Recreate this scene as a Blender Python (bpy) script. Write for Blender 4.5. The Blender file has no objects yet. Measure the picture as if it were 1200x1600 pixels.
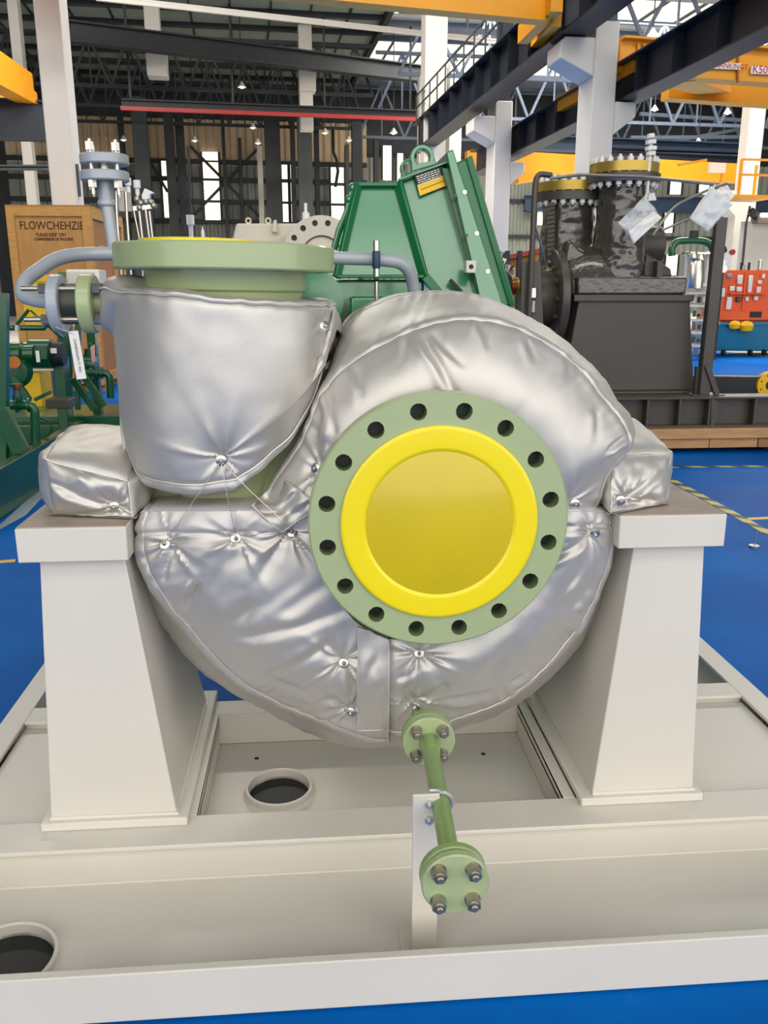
import bpy, bmesh, math, random
import numpy as np
from mathutils import Vector, Matrix, noise
random.seed(7)
PI = math.pi
scene = bpy.context.scene
COL = scene.collection

# ---------------------------------------------------------------- camera, world, light, exposure
FPX = 1330.0
PIT = math.atan(350 / FPX)
YAW = math.atan(109 * math.cos(PIT) / FPX)
CAM_Z = 1.5
cd = bpy.data.cameras.new('camera')
cd.sensor_fit = 'VERTICAL'
cd.sensor_height = 24.0
cd.lens = FPX / 1600.0 * 24.0
cd.clip_start = 0.05
cd.clip_end = 400
cam = bpy.data.objects.new('camera', cd)
COL.objects.link(cam)
cam.location = (0, 0, CAM_Z)
cam.rotation_euler = (PI / 2 - PIT, 0, -YAW)
scene.camera = cam

world = bpy.data.worlds.new('overcast_sky')
scene.world = world
world.use_nodes = True
wn = world.node_tree
bg = wn.nodes['Background']
bg.inputs['Color'].default_value = (1.0, 0.965, 0.91, 1)
bg.inputs['Strength'].default_value = 2.45

def area_light(name, loc, size, power, color=(1, 1, 1), direction=(0, 0, -1)):
    l = bpy.data.lights.new(name, 'AREA')
    l.shape = 'RECTANGLE'
    l.size, l.size_y = size
    l.energy = power
    l.color = color
    o = bpy.data.objects.new(name, l)
    COL.objects.link(o)
    o.location = loc
    o.rotation_euler = Vector(direction).to_track_quat('-Z', 'Y').to_euler()
    return o
# daylight coming through the roof lights of the right bay
area_light('skylight_right_bay', (15, 22, 11.8), (16, 6), 3200, (1.0, 0.98, 0.93))
area_light('skylight_right_bay_far', (13, 38, 11.8), (16, 6), 4200, (1.0, 0.98, 0.94))
area_light('fill_left_bay', (-5, 20.5, 11.8), (12, 3), 3800, (1.0, 0.96, 0.9), (0, 0.3, -1))  # added fill to brighten the columns of the left bay
area_light('fill_behind_camera', (1, -5, 10.5), (18, 3), 620, (1.0, 0.97, 0.92), (0, 1, -0.3))  # added fill above the camera, brightens the fronts of pump, columns and cranes
area_light('fill_mid_hall', (1, 6, 11), (22, 2.5), 1250, (1.0, 0.97, 0.92), (0, 1, -0.25))  # added fill aimed down the hall, no roof light above it

vs = scene.view_settings
vs.view_transform = 'Standard'
vs.look = 'None'
vs.gamma = 1.0
vs.use_curve_mapping = False
vs.exposure = 0.0

# ---------------------------------------------------------------- helpers
CP, SP, CY, SY = math.cos(PIT), math.sin(PIT), math.cos(YAW), math.sin(YAW)
HYAW = math.radians(4.5)                      # the hall stands slightly turned against the pump base
HM = Matrix.Rotation(HYAW, 4, 'Z')

def ray(px, py):
    a, b = (px - 600) / FPX, (800 - py) / FPX
    return Vector((SY * CP + a * CY + b * SY * SP, CY * CP - a * SY + b * CY * SP, -SP + b * CP))
def at(px, py, Y):                            # survey point of the photograph at depth Y
    d = ray(px, py)
    t = Y / d.y
    return Vector((d.x * t, Y, CAM_Z + d.z * t))
def atz(px, py, z):                           # survey point at height z
    d = ray(px, py)
    t = (z - CAM_Z) / d.z
    return Vector((d.x * t, d.y * t, z))
def hat(px, py, Y):                           # the same in the hall's own axes
    d = HM.inverted().to_3x3() @ ray(px, py)
    t = Y / d.y
    return Vector((d.x * t, Y, CAM_Z + d.z * t))

class MB:
    def __init__(s, T=None):
        s.v, s.f, s.sm, s.mi, s.T = [], [], [], [], T
    def add(s, verts, faces, smooth=False, mi=0):
        b = len(s.v)
        s.v += [Vector(p) for p in verts]
        for q in faces:
            s.f.append([b + i for i in q]); s.sm.append(smooth); s.mi.append(mi)
        return s
    def box(s, x0, x1, y0, y1, z0, z1, mi=0):
        return s.hexa([(x0, y0, z0), (x1, y0, z0), (x1, y1, z0), (x0, y1, z0), (x0, y0, z1), (x1, y0, z1), (x1, y1, z1), (x0, y1, z1)], mi)
    def hexa(s, p, mi=0):
        return s.add(p, [(0, 3, 2, 1), (4, 5, 6, 7), (0, 1, 5, 4), (1, 2, 6, 5), (2, 3, 7, 6), (3, 0, 4, 7)], False, mi)
    def obox(s, M, sx, sy, sz, mi=0):
        p = [M @ Vector((x * sx / 2, y * sy / 2, z * sz / 2)) for z in (-1, 1) for x, y in ((-1, -1), (1, -1), (1, 1), (-1, 1))]
        return s.hexa(p, mi)
    def bar(s, a, b, w, h, up=(0, 0, 1), mi=0):
        a, b, up = Vector(a), Vector(b), Vector(up)
        d = (b - a).normalized()
        sd = d.cross(up)
        if sd.length < 1e-4: sd = d.cross(Vector((1, 0, 0)))
        sd.normalize()
        u = sd.cross(d)
        p = [q + sd * (i * w / 2) + u * (j * h / 2) for q in (a, b) for i, j in ((-1, -1), (1, -1), (1, 1), (-1, 1))]
        return s.hexa(p, mi)
    def cyl(s, a, b, r, n=20, r2=None, caps=True, mi=0):
        a, b = Vector(a), Vector(b)
        r2 = r if r2 is None else r2
        d = (b - a).normalized()
        x = d.orthogonal().normalized(); y = d.cross(x)
        cs = [x * math.cos(2 * PI * i / n) + y * math.sin(2 * PI * i / n) for i in range(n)]
        s.add([a + c * r for c in cs] + [b + c * r2 for c in cs], [(i, (i + 1) % n, n + (i + 1) % n, n + i) for i in range(n)], n > 8, mi)
        if caps:
            s.add([a + c * r for c in cs], [list(range(n))[::-1]], False, mi)
            s.add([b + c * r2 for c in cs], [list(range(n))], False, mi)
        return s
    def lathe(s, prof, org, axis=(0, 0, 1), n=48, smooth=True, mi=0):
        org, d = Vector(org), Vector(axis).normalized()
        x = d.orthogonal().normalized(); y = d.cross(x)
        vs_, fs = [], []
        for r, h in prof:
            for i in range(n):
                a = 2 * PI * i / n
                vs_.append(org + d * h + (x * math.cos(a) + y * math.sin(a)) * r)
        for k in range(len(prof) - 1):
            for i in range(n):
                j = (i + 1) % n
                fs.append((k * n + i, k * n + j, (k + 1) * n + j, (k + 1) * n + i))
        return s.add(vs_, fs, smooth, mi)
    def tube(s, pts, r, n=10, closed=False, caps=True, mi=0):
        pts = [Vector(p) for p in pts]
        m = len(pts)
        rr = r if isinstance(r, (list, tuple)) else [r] * m
        tan = []
        for i in range(m):
            a = pts[(i - 1) % m] if (closed or i > 0) else pts[i]
            b = pts[(i + 1) % m] if (closed or i < m - 1) else pts[i]
            tan.append((b - a).normalized())
        u = tan[0].orthogonal().normalized()
        vs_, fs = [], []
        for i in range(m):
            u = (u - tan[i] * u.dot(tan[i])).normalized()
            w = tan[i].cross(u)
            for k in range(n):
                a = 2 * PI * k / n
                vs_.append(pts[i] + (u * math.cos(a) + w * math.sin(a)) * rr[i])
        for i in range(m if closed else m - 1):
            for k in range(n):
                fs.append((i * n + k, i * n + (k + 1) % n, ((i + 1) % m) * n + (k + 1) % n, ((i + 1) % m) * n + k))
        s.add(vs_, fs, True, mi)
        if caps and not closed:
            s.add(vs_[:n], [list(range(n))[::-1]], False, mi)
            s.add(vs_[-n:], [list(range(n))], False, mi)
        return s
    def prism(s, poly, off, mi=0):
        poly = [Vector(p) for p in poly]; off = Vector(off); n = len(poly)
        s.add(poly + [p + off for p in poly], [list(range(n)), list(range(2 * n - 1, n - 1, -1))] + [(i, n + i, n + (i + 1) % n, (i + 1) % n) for i in range(n)], False, mi)
        return s
    def ball(s, c, r, n=16, mi=0, zs=1.0):
        m = n // 2
        prof = [(max(1e-5, r * math.sin(PI * k / m)), -r * zs * math.cos(PI * k / m)) for k in range(m + 1)]
        return s.lathe(prof, c, (0, 0, 1), n, True, mi)
    def mesh(s, name, mats, origin=(0, 0, 0)):
        T = s.T
        o = Vector(origin)
        vv = [((T @ p) if T is not None else p) - o for p in s.v]
        me = bpy.data.meshes.new(name)
        me.from_pydata(vv, [], s.f)
        me.polygons.foreach_set('use_smooth', s.sm)
        me.polygons.foreach_set('material_index', s.mi)
        for m in (mats if isinstance(mats, (list, tuple)) else [mats]): me.materials.append(m)
        bm = bmesh.new(); bm.from_mesh(me)
        bmesh.ops.remove_doubles(bm, verts=bm.verts, dist=1e-5)
        bmesh.ops.recalc_face_normals(bm, faces=bm.faces)
        bm.to_mesh(me); bm.free()
        me.set_sharp_from_angle(angle=math.radians(35))
        return me
    def build(s, name, mats, parent=None, bevel=0, seg=2, wpos=None):
        org = wloc(parent) if parent is not None else (wpos or Vector((0, 0, 0)))
        me = s.mesh(name, mats, org)
        o = bpy.data.objects.new(name, me)
        COL.objects.link(o)
        if parent is not None: o.parent = parent
        else: o.location = org
        if bevel:
            b = o.modifiers.new('bevel', 'BEVEL'); b.width = bevel; b.segments = seg
            b.limit_method = 'ANGLE'; b.angle_limit = math.radians(40)
        return o

def wloc(o):
    p = Vector((0, 0, 0))
    while o is not None:
        p += o.location; o = o.parent
    return p
def tag(o, label, cat, group=None, kind=None):
    o['label'] = label; o['category'] = cat
    if group: o['group'] = group
    if kind: o['kind'] = kind
    return o
def thing(name, label, cat, loc=(0, 0, 0), group=None):
    o = bpy.data.objects.new(name, None); COL.objects.link(o)
    o.location = loc; o.empty_display_size = 0.2
    return tag(o, label, cat, group)
def struct(o):
    o['kind'] = 'structure'; return o
def stuff(o):
    o['kind'] = 'stuff'; return o
def inst(me, name, parent, M):                 # one more object that shares the mesh
    o = bpy.data.objects.new(name, me); COL.objects.link(o)
    o.parent = parent
    o.matrix_local = Matrix.Translation(-wloc(parent)) @ M
    return o
def dup(root, loc, label=None):
    r = root.copy(); COL.objects.link(r); r.location = loc
    if label: r['label'] = label
    for ch in list(root.children):
        c = ch.copy(); COL.objects.link(c); c.parent = r
        for g in ch.children:
            d = g.copy(); COL.objects.link(d); d.parent = c
    return r
def text_mb(mb, body, size, M, depth=0.0, mi=0, bold=0.0):
    cu = bpy.data.curves.new('txt', 'FONT'); cu.body = body; cu.size = size; cu.align_x = 'CENTER'; cu.align_y = 'CENTER'
    cu.extrude = depth; cu.offset = bold; cu.resolution_u = 3
    o = bpy.data.objects.new('txt', cu); COL.objects.link(o)
    dg = bpy.context.evaluated_depsgraph_get()
    me = bpy.data.meshes.new_from_object(o.evaluated_get(dg))
    mb.add([M @ v.co for v in me.vertices], [list(p.vertices) for p in me.polygons], False, mi)
    bpy.data.objects.remove(o); bpy.data.curves.remove(cu); bpy.data.meshes.remove(me)
    return mb
def frame(o, x, y):                            # matrix from origin and two axes
    x = Vector(x).normalized(); z = x.cross(Vector(y)).normalized(); y = z.cross(x)
    return Matrix(((x.x, y.x, z.x, o[0]), (x.y, y.y, z.y, o[1]), (x.z, y.z, z.z, o[2]), (0, 0, 0, 1)))
def crom(pts, n):                              # Catmull-Rom through control points
    p = np.array([tuple(q) for q in pts], float)
    p = np.vstack([2 * p[0] - p[1], p, 2 * p[-1] - p[-2]])
    k = len(p) - 3
    u = np.linspace(0, k - 1e-9, n)
    i = u.astype(int); t = (u - i)[:, None]
    a, b, c, d = p[i], p[i + 1], p[i + 2], p[i + 3]
    return 0.5 * (2 * b + (c - a) * t + (2 * a - 5 * b + 4 * c - d) * t ** 2 + (3 * b - a - 3 * c + d) * t ** 3)
def arc(c, r, a0, a1, n, u=(1, 0, 0), v=(0, 0, 1)):
    c, u, v = Vector(c), Vector(u), Vector(v)
    return [c + u * (r * math.cos(a0 + (a1 - a0) * i / n)) + v * (r * math.sin(a0 + (a1 - a0) * i / n)) for i in range(n + 1)]
def bend(pts, r, n=6):                         # round the corners of a polyline
    pts = [Vector(p) for p in pts]
    out = [pts[0]]
    for i in range(1, len(pts) - 1):
        a, b, c = pts[i - 1], pts[i], pts[i + 1]
        d1, d2 = (a - b), (c - b)
        rr = min(r, d1.length * .49, d2.length * .49)
        p, q = b + d1.normalized() * rr, b + d2.normalized() * rr
        for k in range(n + 1):
            t = k / n
            out.append(p * (1 - t) ** 2 + b * (2 * t * (1 - t)) + q * t ** 2)
    out.append(pts[-1])
    return out

# ---------------------------------------------------------------- materials
def lin(h):
    h = h.lstrip('#')
    c = [int(h[i:i + 2], 16) / 255 for i in (0, 2, 4)]
    return tuple((x / 12.92 if x <= 0.04045 else ((x + 0.055) / 1.055) ** 2.4) for x in c) + (1,)
def mat(name, col, rough=0.5, metal=0.0, var=0.06, vscale=3.0, bump=0.0, bscale=40.0, coat=0.0, emit=0.0, alpha=None, trans=0.0, stretch=None, spec=None):
    m = bpy.data.materials.new(name); m.use_nodes = True
    nt = m.node_tree; N, L = nt.nodes, nt.links
    p = N['Principled BSDF']
    base = lin(col) if isinstance(col, str) else col
    p.inputs['Base Color'].default_value = base
    p.inputs['Roughness'].default_value = rough
    p.inputs['Metallic'].default_value = metal
    if spec is not None: p.inputs['Specular IOR Level'].default_value = spec
    if coat: p.inputs['Coat Weight'].default_value = coat; p.inputs['Coat Roughness'].default_value = 0.08
    if trans: p.inputs['Transmission Weight'].default_value = trans
    if alpha is not None: p.inputs['Alpha'].default_value = alpha
    if coat >= 1: p.inputs['Coat IOR'].default_value = 1.62; p.inputs['Coat Roughness'].default_value = 0.12
    if emit:
        p.inputs['Emission Color'].default_value = base; p.inputs['Emission Strength'].default_value = emit
    tc = N.new('ShaderNodeTexCoord')
    src = tc.outputs['Object']
    if stretch:
        mp = N.new('ShaderNodeMapping'); mp.inputs['Scale'].default_value = stretch
        L.new(src, mp.inputs['Vector']); src = mp.outputs['Vector']
    if var:
        nz = N.new('ShaderNodeTexNoise'); nz.inputs['Scale'].default_value = vscale; nz.inputs['Detail'].default_value = 5
        L.new(src, nz.inputs['Vector'])
        rp = N.new('ShaderNodeMapRange')
        rp.inputs['From Min'].default_value = 0.3; rp.inputs['From Max'].default_value = 0.7
        rp.inputs['To Min'].default_value = 1 - var; rp.inputs['To Max'].default_value = 1 + var
        L.new(nz.outputs['Fac'], rp.inputs['Value'])
        hs = N.new('ShaderNodeHueSaturation'); hs.inputs['Color'].default_value = base
        L.new(rp.outputs['Result'], hs.inputs['Value']); L.new(hs.outputs['Color'], p.inputs['Base Color'])
    if bump:
        nb = N.new('ShaderNodeTexNoise'); nb.inputs['Scale'].default_value = bscale; nb.inputs['Detail'].default_value = 3
        L.new(src, nb.inputs['Vector'])
        b = N.new('ShaderNodeBump'); b.inputs['Strength'].default_value = bump; b.inputs['Distance'].default_value = 0.01
        L.new(nb.outputs['Fac'], b.inputs['Height']); L.new(b.outputs['Normal'], p.inputs['Normal'])
    return m
M = {}
M['base_paint'] = mat('base_paint', '#d6d1c6', 0.42, var=0.025, vscale=2.5, bump=0.04, bscale=90)
M['seat_plate'] = mat('worn_seat_plate', '#a39486', 0.5, var=0.22, vscale=9, bump=0.1)
M['sage'] = mat('sage_green_paint', '#a5b384', 0.32, var=0.02, bump=0.05, bscale=60, coat=0.3)
M['olive'] = mat('olive_green_paint', '#8aa566', 0.35, var=0.04, coat=0.2)
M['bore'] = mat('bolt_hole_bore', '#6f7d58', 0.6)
M['yellow_cap'] = mat('yellow_plastic', '#f2dc00', 0.3, var=0.02, bump=0.03, bscale=15, coat=0.2)
M['yellow_film'] = mat('yellow_plastic_membrane', '#cfb808', 0.28, var=0.05, vscale=4, bump=0.05, bscale=6, coat=0.3)
M['silver'] = mat('silver_coated_cloth', '#c8c4bd', 0.42, metal=0.55, var=0.03, vscale=5, bump=0.10, bscale=500)
M['silver_light'] = mat('silver_cloth_panel', '#d3cfca', 0.5, metal=0.35, var=0.03, bump=0.10, bscale=500)
M['cord'] = mat('silver_piping_thread', '#d9d6d2', 0.45, metal=0.45, var=0.05)
M['steel'] = mat('stainless_steel', '#cdc9c0', 0.3, metal=1.0, var=0.06, vscale=30)
M['nut_steel'] = mat('plated_nut_steel', '#a8a294', 0.38, metal=0.85, var=0.12, vscale=60)
M['zinc'] = mat('zinc_clamp', '#cfd0cf', 0.35, metal=0.7)
M['pipe_grey'] = mat('blue_grey_pipe_paint', '#a3aab0', 0.3, var=0.03, coat=0.25)
M['dark_hole'] = mat('dark_steel_and_hole_shade', '#1c1c1a', 0.6)
M['spacer'] = mat('dark_spacer_and_hole_shade', '#2e3326', 0.4, var=0.2)
M['motor_green'] = mat('motor_green_paint', '#0c7a47', 0.30, var=0.05, bump=0.06, bscale=25, coat=1.0, spec=0.9)
M['motor_edge'] = mat('motor_green_edges', '#07683a', 0.35, var=0.05, coat=0.3)
M['skid_green'] = mat('skid_green_paint', '#0a5028', 0.32, var=0.1, coat=0.3)
M['white_paint'] = mat('white_column_paint', '#d5d0c6', 0.6, var=0.04, vscale=1.5)
M['white'] = mat('white_plastic', '#e4e2dc', 0.5)
M['paper'] = mat('white_paper', '#e6e3de', 0.7, var=0.03)
M['black_ink'] = mat('black_ink', '#1d1a16', 0.6)
M['crate'] = mat('plywood', '#b58243', 0.65, var=0.1, vscale=2.5, bump=0.1, bscale=20, stretch=(6, 6, 1))
M['crate_batten'] = mat('crate_batten', '#c08c46', 0.65, var=0.14, vscale=3, bump=0.1, stretch=(2, 2, 8))
M['crate_side'] = mat('plywood_side', '#a9713a', 0.65, var=0.08, vscale=2)
M['yellow_board'] = mat('yellow_painted_board', '#e0b50f', 0.6, var=0.06)
M['ink'] = mat('crate_stencil_ink', '#4a2d12', 0.8)
M['crane_yellow'] = mat('crane_yellow_paint', '#e79a06', 0.45, var=0.04, vscale=1)
M['runway_blue'] = mat('runway_blue_paint', '#121a26', 0.5, var=0.12, vscale=2)
M['beam_blue'] = mat('blue_beam_paint', '#263c58', 0.5, var=0.1, vscale=2)
M['black_steel'] = mat('black_steelwork', '#1e2124', 0.55, var=0.15)
M['grey_steel'] = mat('grey_steel_column', '#3f4444', 0.6, var=0.12)
M['truss_blue'] = mat('truss_blue_paint', '#525d70', 0.5, var=0.1)
M['red_paint'] = mat('red_rail_paint', '#a3221b', 0.45)
M['tan_sheet'] = mat('tan_wall_sheet', '#cdb391', 0.6, var=0.06, vscale=0.8)
M['grey_sheet'] = mat('grey_wall_sheet', '#83867f', 0.6, var=0.06, vscale=0.8)
M['roof_sheet'] = mat('roof_sheet', '#7f8a83', 0.7, var=0.08, vscale=0.6)
M['roof_light'] = mat('roof_sheet_right', '#8d939b', 0.7, var=0.08, vscale=0.6)
M['pane'] = mat('daylit_window_pane', '#fff8e2', 0.4, var=0.03, emit=1.25)
M['pump_grey'] = mat('dark_pump_paint', '#464037', 0.38, var=0.08, vscale=2, bump=0.04)
M['wrap'] = mat('dark_stretch_wrap', '#443f37', 0.18, var=0.15, vscale=6, bump=1.0, bscale=16, coat=0.8)
M['gold'] = mat('yellow_passivated_ring', '#b79a45', 0.35, metal=0.6, var=0.12)
M['bronze'] = mat('brown_cover', '#5b4a30', 0.5)
M['wood'] = mat('pallet_wood', '#b48a5c', 0.7, var=0.18, vscale=4, bump=0.15, stretch=(1, 6, 6))
M['wood2'] = mat('pallet_wood_reddish', '#9a6a48', 0.7, var=0.18, vscale=4, stretch=(1, 6, 6))
M['cream'] = mat('cream_paint', '#cfc6b3', 0.45, var=0.04)
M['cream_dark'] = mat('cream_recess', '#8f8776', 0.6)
M['orange'] = mat('orange_board_paint', '#e4571b', 0.45, var=0.05)
M['cyan'] = mat('teal_blue_bin_paint', '#0f6f92', 0.4, var=0.06)
M['blue_light'] = mat('pale_blue_floor_paint', '#7f97b0', 0.5, var=0.1)
M['pale_lane'] = mat('pale_lane_paint', '#a8b5ba', 0.5, var=0.1)
M['yellow_paint'] = mat('yellow_paint', '#e8b400', 0.45, var=0.05)
M['rust'] = mat('copper_brown', '#a4612b', 0.3, metal=0.7)
M['lamp_glow'] = mat('lamp_bulb', '#fff4dc', 0.4, var=0, emit=6)
M['lamp_shade'] = mat('lamp_shade', '#d8d5cc', 0.5)
M['red_text'] = mat('red_lettering', '#b3202a', 0.6)
M['tyre'] = mat('black_rubber', '#181818', 0.7)
M['tag_pink'] = mat('pink_label', '#d9a79c', 0.6)
M['film'] = mat('clear_plastic_film', '#e9ecec', 0.12, var=0.04, bump=0.5, bscale=30, alpha=0.45, coat=0.5)

def floor_mat():
    m = bpy.data.materials.new('blue_epoxy_floor'); m.use_nodes = True
    N, L = m.node_tree.nodes, m.node_tree.links
    p = N['Principled BSDF']
    tc = N.new('ShaderNodeTexCoord')
    n1 = N.new('ShaderNodeTexNoise'); n1.inputs['Scale'].default_value = 0.7; n1.inputs['Detail'].default_value = 6
    L.new(tc.outputs['Object'], n1.inputs['Vector'])
    cr = N.new('ShaderNodeValToRGB')
    cr.color_ramp.elements[0].position = 0.3; cr.color_ramp.elements[0].color = lin('#004a9e')
    cr.color_ramp.elements[1].position = 0.72; cr.color_ramp.elements[1].color = lin('#0070c8')
    L.new(n1.outputs['Fac'], cr.inputs['Fac']); 
    n2 = N.new('ShaderNodeTexNoise'); n2.inputs['Scale'].default_value = 14; n2.inputs['Detail'].default_value = 5
    L.new(tc.outputs['Object'], n2.inputs['Vector'])
    mr = N.new('ShaderNodeMapRange'); mr.inputs['From Min'].default_value = 0.62; mr.inputs['From Max'].default_value = 0.8
    mr.inputs['To Max'].default_value = 0.2
    L.new(n2.outputs['Fac'], mr.inputs['Value'])
    mx = N.new('ShaderNodeMix'); mx.data_type = 'RGBA'
    L.new(mr.outputs['Result'], mx.inputs['Factor']); L.new(cr.outputs['Color'], mx.inputs['A'])
    mx.inputs['B'].default_value = lin('#3c7cc0')
    L.new(mx.outputs['Result'], p.inputs['Base Color'])
    p.inputs['Roughness'].default_value = 0.5; p.inputs['Specular IOR Level'].default_value = 0.04
    b = N.new('ShaderNodeBump'); b.inputs['Strength'].default_value = 0.12; b.inputs['Distance'].default_value = 0.02
    L.new(n2.outputs['Fac'], b.inputs['Height']); L.new(b.outputs['Normal'], p.inputs['Normal'])
    return m
M['floor'] = floor_mat()
def stripe_mat():
    m = bpy.data.materials.new('hazard_stripes'); m.use_nodes = True
    N, L = m.node_tree.nodes, m.node_tree.links
    p = N['Principled BSDF']
    tc = N.new('ShaderNodeTexCoord')
    w = N.new('ShaderNodeTexWave'); w.bands_direction = 'DIAGONAL'; w.inputs['Scale'].default_value = 2.6; w.inputs['Distortion'].default_value = 0.6
    w.inputs['Detail'].default_value = 3
    L.new(tc.outputs['Object'], w.inputs['Vector'])
    cr = N.new('ShaderNodeValToRGB'); cr.color_ramp.interpolation = 'CONSTANT'
    cr.color_ramp.elements[0].color = lin('#2b2d2c'); cr.color_ramp.elements[1].position = 0.42; cr.color_ramp.elements[1].color = lin('#c9bb55')
    L.new(w.outputs['Fac'], cr.inputs['Fac']); L.new(cr.outputs['Color'], p.inputs['Base Color'])
    p.inputs['Roughness'].default_value = 0.5
    return m
M['hazard'] = stripe_mat()
# ================================================================ THE HALL (setting)
mb = MB(HM); mb.box(-30, 45, -25, 62, -0.3, 0); struct(mb.build('floor', M['floor']))
mb = MB(HM); mb.box(-13, 34, 24, 50.2, 0.0, 0.004); struct(mb.build('added_pale_floor_far', M['white_paint'])).name = 'added_floor_far'  # this and the next two: pale floor added to cut blue bounce on columns
mb = MB(HM); mb.box(11.5, 34, -5, 24, 0.0, 0.004); struct(mb.build('added_floor_right', M['grey_sheet']))
mb = MB(HM); mb.box(-13, -6.5, -5, 24, 0.0, 0.004); struct(mb.build('floor_left', M['grey_sheet']))

def corrugated(mb, x0, x1, y, z0, z1, pitch=0.42, dep=0.09, axis='x'):
    n = int((x1 - x0) / (pitch / 4))
    pat = [0, 0, dep, dep]
    v, f = [], []
    for i in range(n + 1):
        u = x0 + (x1 - x0) * i / n; d = y - pat[i % 4]
        for z in (z0, z1): v.append((u, d, z) if axis == 'x' else (d, u, z))
    f = [(2 * i, 2 * i + 2, 2 * i + 3, 2 * i + 1) for i in range(n)]
    return mb.add(v, f)
wb = MB(HM); wb.box(-13, 34, 50.3, 50.6, 0, 13); wb = struct(wb.build('wall_back', M['black_steel']))
mb = MB(HM); corrugated(mb, -12, 7.0, 50.2, 7.9, 10.2); mb.build('tan_sheeting', M['tan_sheet'], wb)
mb = MB(HM); corrugated(mb, -12, 7.0, 50.2, 0, 7.9); mb.build('grey_sheeting', M['grey_sheet'], wb)
mb = MB(HM); corrugated(mb, 7.0, 34, 50.2, 0, 8.5); mb.build('grey_sheeting', M['grey_sheet'], wb)
for py in (253, 281, 315, 346):
    z = hat(330, py, 50).z
    mb = MB(HM); mb.box(-12, 7, 49.95, 50.1, z - 0.12, z + 0.12); mb.build('girt', M['black_steel'], wb)
for py in (318, 372):
    z = hat(1050, py, 50).z
    mb = MB(HM); mb.box(7, 34, 49.95, 50.1, z - 0.1, z + 0.1); mb.build('girt', M['black_steel'], wb)
for a, b in (((297, 228), (405, 338)), ((405, 230), (303, 336)), ((225, 235), (262, 300))):
    mb = MB(HM); mb.bar(hat(*a, 49.8), hat(*b, 49.8), 0.14, 0.14); mb.build('wind_brace', M['black_steel'], wb)
wl = MB(HM); wl.box(-13.3, -13.0, -5, 50, 0, 13); wl = struct(wl.build('wall_left', M['grey_steel']))
mb = MB(HM); corrugated(mb, 20, 50, -12.95, 0, 8, 0.5, -0.09, 'y'); mb.build('grey_sheeting', M['grey_sheet'], wl)
wr = MB(HM); wr.box(34, 34.3, -5, 50.6, 0, 13); struct(wr.build('wall_right', M['grey_sheet']))
# windows: daylit sheets between the girts
k = 1
def window(px0, px1, spans, Yh=50.05):
    global k
    a, b = hat(px0, 300, Yh).x, hat(px1, 300, Yh).x
    zs = [hat((px0 + px1) / 2, y, Yh).z for s_ in spans for y in s_]
    mb = MB(HM)
    for x in (a - 0.06, b + 0.06): mb.box(x - 0.06, x + 0.06, Yh - 0.14, Yh - 0.02, min(zs), max(zs))
    w = struct(mb.build('window_%d' % k, M['black_steel'])); k += 1
    for y0, y1 in spans:
        z1, z0 = hat((px0 + px1) / 2, y0, Yh).z, hat((px0 + px1) / 2, y1, Yh).z
        mb = MB(HM); mb.box(a, b, Yh - 0.12, Yh - 0.06, z0, z1); mb.build('pane', M['pane'], w)
window(319, 343, ((238, 251), (254, 279), (283, 313), (317, 344)))
window(255, 266, ((252, 275), (283, 340)))
window(441, 451, ((258, 280), (286, 315), (319, 347)))
window(453, 455, ((258, 280), (286, 315), (319, 347)))
window(517, 537, ((262, 286), (291, 318), (322, 347)))
window(598, 611, ((228, 282),))
window(620, 629, ((240, 283),))
window(755, 763, ((312, 335),))
window(778, 790, ((345, 380),))
window(1045, 1062, ((284, 304),))
window(1090, 1106, ((286, 304),))
window(1040, 1054, ((330, 364),))
window(1048, 1066, ((398, 430),))
window(840, 858, ((332, 352),))
mb = MB(HM)
z1, z0 = 1.5 + 208 * 38 / 1330, 1.5 + 165 * 38 / 1330
mb.box(-12.86, -12.80, 37.5, 40.5, z0, z1); w = struct(mb.build('window_%d' % k, M['pane'])); k += 1
# roof: sheets on purlins, with roof lights at right and one added, out of view, at left
LB = [(18.5, 21.5)]; RB = [(18.5, 25.5), (34, 37.5), (41, 46.5)]
def roof(x0, x1, bands, m):
    ys = [-11.0] + [y for b in bands for y in b] + [50.5]
    mb = MB(HM)
    for i in range(0, len(ys), 2): mb.box(x0, x1, ys[i], ys[i + 1], 12.0, 12.15)
    c = mb.build('roof_sheets', m, ceil)
    for i in range(0, len(ys), 2):
        y = ys[i] + 0.4
        while y < ys[i + 1]:
            mb = MB(HM); mb.box(x0, x1, y - 0.06, y + 0.06, 11.8, 12.0); mb.build('purlin', M['black_steel'] if x0 < 0 else M['truss_blue'], ceil); y += 2.2
mb = MB(HM); mb.box(5.9, 6.1, -3, 50.5, 11.7, 12.2); ceil = struct(mb.build('ceiling', M['black_steel']))
roof(-13.3, 6.0, LB, M['roof_sheet']); roof(6.0, 34.3, RB, M['roof_light'])
for i in range(12):                            # sloping roof joints of the dark bay
    x = -12.5 + i * 1.55
    mb = MB(HM); mb.box(x - 0.03, x + 0.03, 16, 50, 11.93, 12.0); mb.build('roof_rib', M['black_steel'], ceil)
for bands, x0, x1 in ((LB, -13, 6), (RB, 6.1, 34)):
    for y0, y1 in bands:
        mb = MB(HM); mb.box(x0, x1, y0, y1, 12.3, 12.34); p = mb.build('rooflight_pane', M['pane'], ceil)
        x = x0 + 1
        m2 = MB(HM)
        while x < x1: m2.box(x - 0.04, x + 0.04, y0, y1, 12.2, 12.3); x += 1.6
        stuff(m2.build('glazing_bars', M['black_steel'], ceil))

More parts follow.
